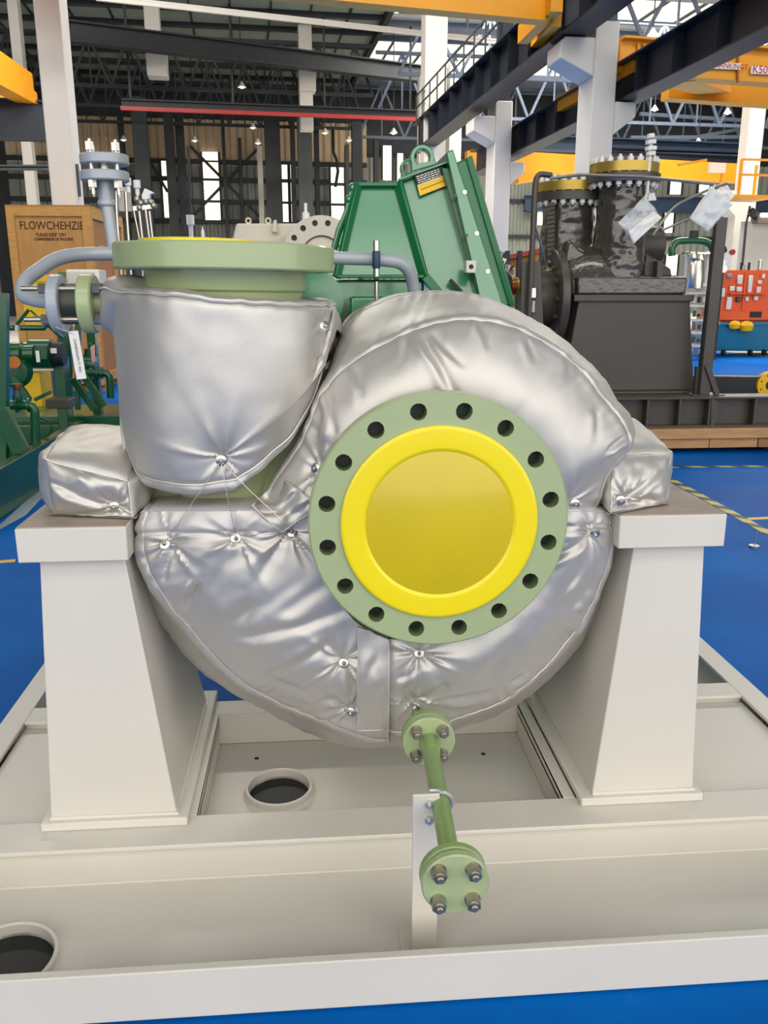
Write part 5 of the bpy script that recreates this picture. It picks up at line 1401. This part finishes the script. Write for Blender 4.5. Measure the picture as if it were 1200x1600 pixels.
part('transmitter', M['white'], t, ('prism', [at(221, 305, 11), at(226, 294, 11), at(241, 301, 11), at(234, 304, 11), at(233, 311, 11), at(222, 312, 11)], (0, 0.1, 0)), bevel=0.006)
for x, y in ((214, 312), (220, 318), (228, 316), (236, 316), (218, 325), (240, 322)): part('valve_block', M['nut_steel'], t, ('ball', at(x, y, 11), 0.04, 10))
part('manifold', M['steel'], t, ('bar', at(208, 326, 11), at(242, 322, 11), 0.03, 0.05))
part('board', M['white_paint'], t, ('box', at(186, 330, 11.1).x, at(206, 330, 11.1).x, 11.1, 11.13, at(190, 330, 11.1).z, at(190, 292, 11.1).z))
t = thing('hose_post', 'black post with a steel nozzle hanging before the far window', 'post', at(297, 372, 20))
part('post', M['black_steel'], t, ('bar', at(294, 228, 20), at(297, 335, 20), 0.06, 0.06))
part('nozzle', M['white_paint'], t, ('lathe', [(0.09, 0.0), (0.085, -0.2), (0.05, -0.24), (0.045, -0.6), (0.03, -0.7)], at(297, 336, 20), (0, 0, 1), 14))
part('stand', M['black_steel'], t, ('cyl', at(299, 375, 20), Vector((at(299, 375, 20).x, 20, 0)), 0.04, 10))
t = thing('white_post', 'small white pointed post standing behind the top flange', 'post', Vector((at(317, 370, 16).x, 16, 0)))
part('post_body', M['white'], t, ('lathe', [(1e-6, -0.5), (0.03, -0.5), (0.03, 0.02), (0.02, 0.06), (0.012, 0.07), (0.012, 0.12), (1e-6, 0.12)], at(317, 365, 16), (0, 0, 1), 14))
part('post_base', M['black_steel'], t, ('box', at(285, 370, 16).x, at(345, 370, 16).x, 15.9, 16.2, 0.0, at(317, 365, 16).z - .5), bevel=0.01)

# ---------------------------------------------------------------- dark wrapped pump at right
PG = M['pump_grey']
dp = thing('wrapped_pump', 'dark grey twin nozzle pump in shiny stretch film on a tapering pedestal', 'pump', (3.0, 8.2, 0.51))
part('pedestal', PG, dp, ('hexa', [(2.33, 7.95, 0.55), (3.62, 7.95, 0.55), (3.62, 8.85, 0.55), (2.33, 8.85, 0.55), (2.44, 7.95, 1.40), (3.50, 7.95, 1.40), (3.50, 8.7, 1.40), (2.44, 8.7, 1.40)]), bevel=0.01)
part('pedestal_foot', PG, dp, ('box', 2.27, 3.68, 7.9, 8.9, 0.525, 0.55), bevel=0.004)
part('pedestal_cap', PG, dp, ('box', 2.38, 3.52, 7.9, 8.75, 1.38, 1.44), bevel=0.006)
part('foot_block', M['wrap'], dp, ('box', 2.42, 3.46, 7.95, 8.7, 1.44, 1.60), bevel=0.02)
def wrapped_nozzle(cx, cy, r, z0, z1, RF, name):
    n = 60; m = 46; v, f = [], []
    for j in range(m + 1):
        z = z0 + (z1 - z0) * j / m
        for i in range(n):
            a = 2 * PI * i / n
            w = 0.014 * noise.noise((math.cos(a) * 3 + z * 2, math.sin(a) * 3, z * 16)) + 0.010 * noise.noise((a * 3, z * 5, cx))
            rr = r + w + 0.03 * (1 - j / m) ** 3
            v.append((cx + math.cos(a) * rr, cy + math.sin(a) * rr, z))
    f = [(j * n + i, j * n + (i + 1) % n, (j + 1) * n + (i + 1) % n, (j + 1) * n + i) for j in range(m) for i in range(n)]
    mb = MB(); mb.add(v, f, True); mb.build(name, M['wrap'], dp)
    fl = part('nozzle_flange', PG, dp, ('lathe', [(0.05, 0), (RF, 0), (RF, 0.075), (0.05, 0.075)], (cx, cy, z1), (0, 0, 1), 48))
    part('yellow_ring', M['gold'], dp, ('lathe', [(0.05, 0), (RF - .02, 0), (RF - .02, 0.085), (0.05, 0.085)], (cx, cy, z1 + .085), (0, 0, 1), 48))
    part('top_cover', M['bronze'], dp, ('lathe', [(1e-6, 0.05), (RF * .62, 0.05), (RF * .68, 0.03), (RF * .72, 0)], (cx, cy, z1 + .17), (0, 0, 1), 48))
    bm_ = MB(); bm_.cyl((0, 0, -0.035), (0, 0, 0.0), 0.028, 6); bm_.cyl((0, 0, 0.17), (0, 0, 0.205), 0.028, 6); bm_.cyl((0, 0, -0.05), (0, 0, 0.225), 0.014, 8)
    me = bm_.mesh('flange_bolt', M['white'])
    for i in range(20):
        a = 2 * PI * (i + .5) / 20
        inst(me, 'flange_bolt', fl, Matrix.Translation((cx + math.cos(a) * (RF - .045), cy + math.sin(a) * (RF - .045), z1)))
wrapped_nozzle(2.49, 8.62, 0.25, 1.55, 2.31, 0.335, 'wrapped_nozzle')
wrapped_nozzle(2.90, 8.28, 0.23, 1.58, 2.44, 0.335, 'wrapped_nozzle')
part('casing_dome', M['wrap'], dp, ('lathe', [(1e-6, 0.46), (0.2, 0.44), (0.4, 0.3), (0.5, 0.12), (0.52, 0.0)], (2.65, 8.5, 1.45), (0, 0, 1), 40))
part('shoulder', M['wrap'], dp, ('prism', [(2.32, 8.2, 1.6), (2.78, 8.2, 1.6), (2.76, 8.2, 1.72), (2.5, 8.2, 1.86), (2.4, 8.2, 1.95)], (0, 0.3, 0)), bevel=0.03)
part('right_casing', PG, dp, ('prism', [(3.14, 8.25, 1.6), (3.44, 8.25, 1.6), (3.42, 8.25, 1.68), (3.16, 8.25, 1.82)], (0, 0.3, 0)), bevel=0.02)
part('right_drum', PG, dp, ('cyl', (3.2, 8.7, 1.9), (3.46, 8.7, 1.9), 0.2, 30), bevel=0.02)
part('right_lug', PG, dp, ('box', 3.24, 3.30, 8.15, 8.25, 1.6, 1.75), bevel=0.006)
c = Vector((2.33, 8.35, 1.4))
part('cover_disc', PG, dp, ('cyl', c + Vector((-0.06, 0, 0)), c + Vector((0.02, 0, 0)), 0.46, 48), bevel=0.01)
part('bearing_housing', PG, dp, ('cyl', c + Vector((-0.30, -.05, 0)), c + Vector((-0.06, 0, 0)), 0.27, 36), bevel=0.01)
part('bearing_cover', PG, dp, ('cyl', c + Vector((-0.34, -.05, 0)), c + Vector((-0.30, -.05, 0)), 0.22, 36), bevel=0.008)
for i in range(12):
    a = 2 * PI * i / 12
    p = c + Vector((-0.06, math.cos(a) * .32, math.sin(a) * .32)); part('cover_bolt', M['pump_grey'], dp, ('cyl', p, p + Vector((-0.035, 0, 0)), 0.022, 6))
part('shaft', M['rust'], dp, ('cyl', at(786, 448, 8.3), at(808, 448, 8.3), 0.075, 24)); part('shaft_ring', M['gold'], dp, ('cyl', at(806, 448, 8.29), at(809, 448, 8.29), 0.085, 24))
part('coupling', M['tyre'], dp, ('cyl', at(772, 448, 8.3), at(797, 448, 8.3), 0.11, 24), bevel=0.006)
part('bracket_plate', PG, dp, ('prism', [at(816, 408, 8.0), at(845, 408, 8.0), at(850, 520, 8.0), at(812, 520, 8.0)], (0, 0.05, 0)), bevel=0.005)
part('oiler', M['steel'], dp, ('lathe', [(1e-6, 0.05), (0.035, 0.045), (0.038, -.04), (0.02, -.06)], at(833, 458, 7.95), (0, 0, 1), 16)); part('oiler_cup', M['film'], dp, ('lathe', [(1e-6, 0), (0.02, 0), (0.022, -0.1), (1e-6, -0.11)], at(833, 470, 7.95), (0, 0, 1), 14))
part('grease_point', M['white'], dp, ('cyl', at(831, 416, 7.98), at(831, 416, 7.95), 0.02, 12))
mb = MB(); mb.tube(bend([at(826, 520, 7.95), at(836, 290, 7.95), at(840, 271, 7.95), at(862, 274, 7.95)], 0.06), 0.026, 12); mb.build('stand_pipe', PG, dp)
mb = MB(); mb.tube([at(860, 279, 7.85), at(905, 273, 7.8), at(1000, 276, 7.8), at(1118, 288, 7.8)], 0.014, 8); mb.build('thin_tube', M['nut_steel'], dp)
mb = MB(); mb.tube(bend([at(1020, 368, 8.0), at(1052, 322, 8.0), at(1110, 295, 8.0), at(1136, 286, 8.0)], 0.1), 0.013, 8); mb.build('thin_tube', M['nut_steel'], dp)
mb = MB(); mb.tube([at(1034, 360, 8.1), at(1085, 338, 8.1)], 0.011, 8); mb.build('thin_tube', M['nut_steel'], dp)
mb = MB(); mb.tube([at(836, 350, 7.95), at(846, 385, 8.0), at(852, 412, 8.1)], 0.012, 8); mb.build('thin_tube', M['nut_steel'], dp)
mb = MB(); mb.tube([at(1017, 225, 8.0), at(1014, 262, 8.0), at(1010, 315, 8.0)], 0.016, 10); mb.build('valve_stem', M['white'], dp)
for y, r in ((212, .035), (222, .05), (232, .055), (240, .045), (305, .04), (311, .05)): part('valve_part', M['white'], dp, ('cyl', at(1017, y - 3, 8.0), at(1017, y + 3, 8.0), r, 8))
part('side_ribs', M['nut_steel'], dp, *[('bar', at(856, 320 + i * 7, 8.4), at(866, 318 + i * 7, 8.35), 0.02, 0.03) for i in range(12)]).__setitem__('kind', 'stuff')
t = thing('document_bag', 'clear plastic bag with a folded white sheet hanging on the dark right nozzle', 'bag', at(1000, 345, 7.75))
def sheet(name, quad, Y, m, parent, amp=0.012, seed=0, n=14, th=0.002):
    a, b, c, d = [at(x, y, Y) for x, y in quad]
    V = np.zeros((n, n, 3))
    for i in range(n):
        for j in range(n):
            u, v = i / (n - 1), j / (n - 1)
            p = (a * (1 - u) + b * u) * (1 - v) + (d * (1 - u) + c * u) * v
            p.y += amp * noise.noise((u * 3 + seed, v * 3, seed)) + amp * .5 * noise.noise((u * 8 + seed, v * 2, seed))
            V[i, j] = p
    mb = MB(); grid_mb(mb, V); o = mb.build(name, m, parent)
    s_ = o.modifiers.new('thickness', 'SOLIDIFY'); s_.thickness = th; return o
sheet('folded_sheet', [(982, 362), (1020, 330), (1034, 340), (990, 381)], 7.72, M['paper'], t)
sheet('plastic_bag', [(966, 348), (1008, 306), (1034, 340), (990, 380)], 7.75, M['film'], t, 0.05, 3)
mb = MB(); mb.tube([at(1006, 310, 7.74), at(1010, 303, 7.8), at(1014, 300, 7.95)], 0.006, 6); mb.build('bag_tie', M['white'], t)
t = thing('document_bag', 'bundle of white papers in film hanging from a thin tube at right', 'papers', at(1112, 325, 7.7))
sheet('paper', [(1077, 340), (1112, 290), (1143, 320), (1104, 362)], 7.68, M['paper'], t, 0.02, 5)
sheet('paper', [(1108, 302), (1136, 289), (1148, 305), (1130, 328)], 7.74, M['paper'], t, 0.02, 8)
sheet('plastic_sleeve', [(1078, 342), (1114, 292), (1145, 320), (1106, 362)], 7.64, M['film'], t, 0.03, 9)
mb = MB(); mb.tube([at(1114, 297, 7.68), at(1116, 290, 7.75), at(1118, 288, 7.8)], 0.006, 6); mb.build('tie', M['white'], t)
# its base, the stand and the timber
db = thing('dark_base_frame', 'dark grey welded base frame of the wrapped pump with upright ribs', 'base frame', (3.5, 7.75, 0.24))
part('top_flange', PG, db, ('box', 1.0, 8.0, 7.62, 7.86, 0.505, 0.525), bevel=0.003)
part('web', PG, db, ('box', 1.0, 8.0, 7.74, 7.76, 0.26, 0.505))
part('bottom_flange', PG, db, ('box', 1.0, 8.0, 7.62, 7.86, 0.24, 0.26), bevel=0.003)
for px in (960, 1010, 1060, 1106, 1177, 1230):
    x = at(px, 640, 7.68).x; part('rib', PG, db, ('box', x - .012, x + .012, 7.64, 7.74, 0.26, 0.505), bevel=0.003)
part('deck', PG, db, ('box', 1.0, 3.75, 7.86, 9.6, 0.49, 0.522))
part('rear_rail', M['black_steel'], db, ('bar', Vector((3.75, 9.6, 0.42)), Vector((8.0, 8.55, 0.42)), 0.1, 0.22))
part('rear_flange', PG, db, ('bar', Vector((3.75, 9.6, 0.53)), Vector((8.0, 8.55, 0.53)), 0.12, 0.015))
part('gusset', PG, db, ('prism', [at(1112, 622, 7.63), at(1124, 630, 7.63), at(1122, 655, 7.63), at(1114, 668, 7.63), at(1110, 668, 7.63)], (0, 0.02, 0)), bevel=0.004)
st = thing('steel_stand', 'dark grey channel post with a brace standing on the dark base at right', 'post', at(1098, 618, 7.75))
part('channel', PG, st, ('bar', at(1099, 616, 7.75), at(1127, 340, 7.75), 0.10, 0.06, (0, 1, 0)), bevel=0.004)
part('channel_lip', M['black_steel'], st, ('bar', at(1091, 616, 7.78), at(1120, 345, 7.78), 0.02, 0.08, (0, 1, 0)))
part('brace', PG, st, ('bar', at(1104, 570, 7.72), at(1120, 617, 7.72), 0.05, 0.04, (0, 1, 0)), bevel=0.003)
part('short_post', PG, st, ('bar', at(1088, 618, 7.8), at(1092, 572, 7.8), 0.06, 0.05, (0, 1, 0)), bevel=0.003)
part('foot_plate', PG, st, ('box', at(1075, 617, 7.8).x, at(1125, 617, 7.8).x, 7.7, 7.9, 0.525, 0.535))
pl = thing('timber_pallet', 'rough timber planks carrying the dark base frame off the blue floor', 'pallet', (3.5, 7.75, 0.0))
x = 1.4; i = 0
rr = random.Random(4)
while x < 6.5:
    w = rr.uniform(0.30, 0.62)
    part('plank', M['wood'] if i % 3 else M['wood2'], pl, ('box', x, x + w - .008, 7.60 + rr.uniform(0, .02), 8.2, 0.05, 0.142), bevel=0.004); x += w; i += 1
part('plank', M['wood'], pl, ('box', 1.3, 6.6, 7.56, 8.3, 0.145, 0.238), bevel=0.005)
for x in (1.5, 2.9, 4.3, 5.7): part('bearer', M['wood2'], pl, ('box', x, x + .12, 7.66, 8.2, 0.0, 0.05))

# ---------------------------------------------------------------- far right: tool board, bin, rack, filter skid, partition
ob = thing('tool_board', 'bright orange tool board with hanging bagged parts standing on a teal bin', 'tool board', at(1160, 500, 19))
p, q = at(1112, 500, 19), at(1240, 422, 19)
part('board', M['orange'], ob, ('box', p.x, q.x, 19.0, 19.08, p.z - .05, q.z), bevel=0.01)
part('lower_beam', M['orange'], ob, ('box', p.x, q.x, 18.85, 19.2, at(1112, 500, 19).z, at(1112, 486, 19).z), bevel=0.01)
for a, b in ((1115, 1124), (1172, 1190)): part('fork_slot', M['dark_hole'], ob, ('box', at(a, 490, 18.84).x, at(b, 490, 18.84).x, 18.83, 18.86, at(a, 496, 18.84).z, at(a, 487, 18.84).z))
for x in (1130, 1164): part('board_joint', M['orange'], ob, ('box', at(x, 450, 18.98).x - .03, at(x, 450, 18.98).x + .03, 18.97, 19.0, at(x, 484, 18.98).z, at(x, 424, 18.98).z), bevel=0.005)
part('shelf', M['orange'], ob, ('box', at(1140, 459, 18.9).x, at(1196, 459, 18.9).x, 18.85, 19.0, at(1140, 460, 18.9).z, at(1140, 458, 18.9).z), bevel=0.003)
for i, (x, y, w, h, mm) in enumerate(((1156, 437, 9, 14, 'paper'), (1172, 444, 9, 27, 'paper'), (1193, 432, 5, 7, 'white'), (1187, 441, 7, 6, 'white'), (1144, 451, 8, 8, 'white'), (1155, 452, 9, 8, 'paper'), (1185, 453, 8, 10, 'white'), (1128, 457, 10, 14, 'white'), (1139, 474, 10, 20, 'paper'), (1154, 468, 8, 8, 'pump_grey'), (1167, 467, 6, 7, 'white'), (1181, 466, 7, 7, 'white'), (1140, 431, 8, 6, 'blue_light'))):
    a, b = at(x - w / 2, y + h / 2, 18.95), at(x + w / 2, y - h / 2, 18.95)
    t = part('bagged_part', M[mm], None, ('box', a.x, b.x, 18.92, 18.99, a.z, b.z), bevel=0.02)
    tag(t, 'bagged spare part hung on the orange board, ' + ['upper middle white', 'tall upper white one', 'small upper right', 'small card right of the tall bag', 'round one in the middle row', 'second in the middle row', 'right one in the middle row', 'leftmost with a dark base', 'tall lower left one', 'dark one in the lower row', 'third in the lower row', 'last in the lower row', 'small bluish upper left'][i], 'bag', 'parts hung on the orange tool board')
bn = thing('teal_bin', 'wheeled teal blue steel bin under the orange tool board', 'bin', at(1160, 555, 19))
p, q = at(1106, 549, 18.9), at(1250, 503, 18.9)
part('bin_body', M['cyan'], bn, ('hexa', [(p.x, 18.9, .13), (q.x, 18.9, .10), (q.x, 19.9, .10), (p.x, 19.9, .13), (p.x, 18.8, q.z), (q.x, 18.8, q.z), (q.x, 19.9, q.z), (p.x, 19.9, q.z)]), bevel=0.02)
part('bin_rim', M['cyan'], bn, ('box', p.x - .03, q.x, 18.76, 18.86, q.z - .06, q.z), bevel=0.01)
for x in (1111, 1130, 1172, 1194): part('wheel', M['tyre'], bn, ('cyl', at(x, 551, 18.85) + Vector((-.03, 0, 0)), at(x, 551, 18.85) + Vector((.03, 0, 0)), 0.07, 14))
for i, (x, y, r) in enumerate(((1118, 504, .10), (1148, 507, .13), (1166, 509, .16))):
    t = tag(part('yellow_cloth', M['yellow_paint'], None, ('lathe', [(1e-6, r * .7), (r * .7, r * .5), (r, 0), (r * .8, -r * .7), (1e-6, -r)], at(x, y, 18.72), (0, 0.05, 1), 16)), 'yellow rag draped over the teal bin rim, %s one' % ['small left', 'middle', 'largest right'][i], 'rag', 'yellow rags on the bin')
t = thing('yellow_ring', 'yellow painted wheel shaped hub on the blue floor at the right edge', 'hub', at(1196, 613, 9.4))
c = at(1198, 601, 9.3); mb = MB(); flange_ring(mb, frame(c, (1, 0, 0), (0, 0, 1)), 0.15, 0.055, 0.08, 8, 0.009, 0.115); mb.build('ring', [M['yellow_paint'], M['dark_hole']], t)
part('stand', M['yellow_paint'], t, ('box', c.x - .12, c.x + .12, 9.27, 9.37, 0.0, c.z - .11), bevel=0.01)
# white partition
pw = MB(); pw.box(at(1158, 400, 23).x, at(1330, 400, 23).x, 23, 23.2, 0, at(1180, 346, 23).z); pw = pw.build('partition_panel', M['white_paint']); tag(pw, 'plain white partition wall behind the orange tool board', 'partition')
t = thing('wall_fixture', 'brown cabinet edge above the white partition with a lit tube', 'fixture', at(1190, 335, 22.9))
part('cabinet', M['cream_dark'], t, ('box', at(1182, 340, 22.8).x, at(1260, 340, 22.8).x, 22.7, 23.1, at(1190, 349, 22.8).z, at(1190, 338, 22.8).z)); part('lit_tube', M['lamp_glow'], t, ('cyl', at(1189, 336, 22.7), at(1240, 335, 22.7), 0.05, 10))
t = thing('conduit', 'thin grey conduit running down the white partition', 'conduit', at(1160, 420, 22.9)); part('conduit_pipe', M['grey_steel'], t, ('tube', [at(1172, 322, 22.9), at(1166, 350, 22.9), at(1160, 415, 22.9)], 0.03, 8)); part('cable_clamp', M['black_steel'], t, ('bar', at(1172, 330, 22.85), at(1186, 340, 22.85), 0.1, 0.2))
# green hoop pipe and filters
hp = thing('hoop_pipe', 'thick dark green pipe bent into an arch over silver filter vessels', 'pipe', at(1080, 470, 18.6))
pts = [at(1050, 400, 18.6), at(1050, 388, 18.6), at(1058, 378, 18.6), at(1075, 376, 18.6), at(1090, 376, 18.6), at(1105, 379, 18.6), at(1113, 390, 18.6), at(1113, 430, 18.6), at(1113, 520, 18.6)]
mb = MB(); mb.tube([tuple(p) for p in crom(pts, 50)], 0.077, 16); mb.build('pipe', M['skid_green'], hp)
part('pipe_bracket', M['black_steel'], hp, ('box', at(1078, 370, 18.6).x, at(1090, 370, 18.6).x, 18.55, 18.65, at(1080, 372, 18.6).z, at(1080, 360, 18.6).z), bevel=0.01)
part('floor_stand', M['skid_green'], hp, ('cyl', at(1113, 515, 18.6), Vector((at(1113, 515, 18.6).x, 18.6, 0)), 0.077, 14))
fv = thing('filter_unit', 'pair of silver filter vessels on a framed rack under the green arch', 'filter', Vector((at(1085, 470, 18.0).x, 18.0, 0)))
for i, (x, y0, y1, r) in enumerate(((1088, 408, 455, .125), (1079, 412, 452, .065), (1094, 398, 412, .085), (1083, 394, 408, .075))):
    part('vessel', M['steel'], fv, ('lathe', [(1e-6, 0), (r * .6, 0.02), (r, 0.06), (r, (y1 - y0) * .0136 - .04), (r * .8, (y1 - y0) * .0136), (1e-6, (y1 - y0) * .01365)], at(x, y1, 18.0), (0, 0, 1), 20))
for x in (1074, 1106): part('rack_post', M['white_paint'], fv, ('bar', Vector((at(x, 470, 18.2).x, 18.2, 0)), at(x, 392, 18.2), 0.05, 0.05))
for y in (396, 458, 478, 500, 520, 540): part('rack_shelf', M['cream'] if y > 450 else M['steel'], fv, ('box', at(1072, y, 18.2).x, at(1110, y, 18.2).x, 18.0, 18.45, at(1072, y, 18.2).z - .02, at(1072, y, 18.2).z + .02))
rr = random.Random(9)
for y in (475, 497, 517, 537):
    for j in range(4):
        x = 1076 + j * 8 + rr.uniform(-1, 1); hgt = rr.uniform(5, 12)
        a, b = at(x - 3, y, 18.1), at(x + 3, y - hgt, 18.1)
        m_ = M[rr.choice(['black_steel', 'rust', 'white', 'pump_grey', 'orange', 'cream'])]
        o = part('rack_item', m_, None, ('cyl', Vector(((a.x + b.x) / 2, 18.1, a.z + .03)), Vector(((a.x + b.x) / 2, 18.1, b.z)), (b.x - a.x) / 2, 10), bevel=0.006)
        tag(o, 'small part on the rack under the green arch, %s shelf, %s from left' % ({475: 'top', 497: 'second', 517: 'third', 537: 'lowest'}[y], ['first', 'second', 'third', 'fourth'][j]), 'part', 'small parts on the rack')
t = tag(part('cream_pole', M['cream'], None, ('bar', atz(1086, 556, 0.0), at(1099, 445, 18.0), 0.13, 0.1)), 'cream square pole leaning against the rack beside the dark stand', 'pole')
t = thing('gauge_cluster', 'cluster of white and red gauges standing left of the white partition', 'instrument', at(1133, 400, 18))
for x, y, r, mm in ((1133, 400, .09, 'white'), (1128, 410, .07, 'steel'), (1136, 412, .08, 'white'), (1131, 391, .06, 'black_steel'), (1144, 394, .06, 'red_paint'), (1130, 420, .08, 'steel')): part('gauge', M[mm], t, ('lathe', [(1e-6, -.03), (r, -.03), (r, .03), (1e-6, .03)], at(x, y, 18), (0.1, 1, 0), 16))
part('post', M['black_steel'], t, ('bar', at(1132, 385, 18.1), Vector((at(1132, 385, 18.1).x, 18.1, 0)), 0.06, 0.06))
for i, (x, w, h, mm) in enumerate(((1158, 5, 12, 'black_steel'), (1164, 6, 10, 'cream'), (1170, 5, 12, 'black_steel'), (1187, 8, 16, 'steel'))):
    a, b = at(x - w / 2, 422, 19.05), at(x + w / 2, 422 - h, 19.05)
    tag(part('canister', M[mm], None, ('cyl', Vector(((a.x + b.x) / 2, 19.04, a.z)), Vector(((a.x + b.x) / 2, 19.04, b.z)), (b.x - a.x) / 2, 12), bevel=0.01), ['black canister at the left on top of the orange board', 'cream canister on top of the orange board', 'second black canister on top of the orange board', 'wire steel canister at the right on top of the orange board'][i], 'canister', 'canisters on the tool board')
# clutter between the green housing and the dark pump
t = thing('tarp_rack', 'low rack with a red cover and tan sheet behind the bearing housing', 'rack', at(840, 440, 12))
part('red_cover', M['red_paint'], t, ('prism', [at(788, 400, 12), at(872, 382, 12), at(872, 388, 12), at(788, 406, 12)], (0, 0.6, 0)))
part('tan_sheet', M['crate_batten'], t, ('prism', [at(792, 406, 12.1), at(868, 390, 12.1), at(868, 480, 12.1), at(792, 480, 12.1)], (0, 0.4, 0)))
for x in (793, 812, 830, 868): part('rack_post', M['black_steel'], t, ('bar', Vector((at(x, 400, 12).x, 12, 0)), at(x, 392, 12), 0.06, 0.06))
t = thing('steel_fitting', 'bright steel pipe fittings beside the green housing edge', 'fitting', at(795, 430, 9))
for x, y, r in ((783, 402, .05), (788, 412, .04), (795, 422, .045)): part('fitting_body', M['steel'], t, ('lathe', [(1e-6, -.04), (r, -.04), (r * .6, 0), (r, .04), (1e-6, .04)], at(x, y, 9), (0.4, 0.3, 1), 14))
mb = MB(); mb.tube([at(790, 420, 9), at(804, 420, 9), at(804, 432, 9), at(788, 432, 9)], 0.014, 6, closed=True); mb.build('fitting_frame', M['white'], t)
part('post', M['black_steel'], t, ('bar', at(795, 425, 9.05), Vector((at(795, 425, 9.05).x, 9.05, 0)), 0.05, 0.05))
t = thing('blue_cabinet', 'blue floor cabinet far behind the green skid posts', 'cabinet', at(75, 610, 12))
p, q = at(58, 608, 12), at(94, 580, 12); part('cabinet_body', M['beam_blue'], t, ('box', p.x, q.x, 12, 12.3, 0.0, q.z), bevel=0.01); part('cabinet_top', M['blue_light'], t, ('box', p.x - .02, q.x + .02, 11.98, 12.32, q.z, q.z + .04), bevel=0.005)
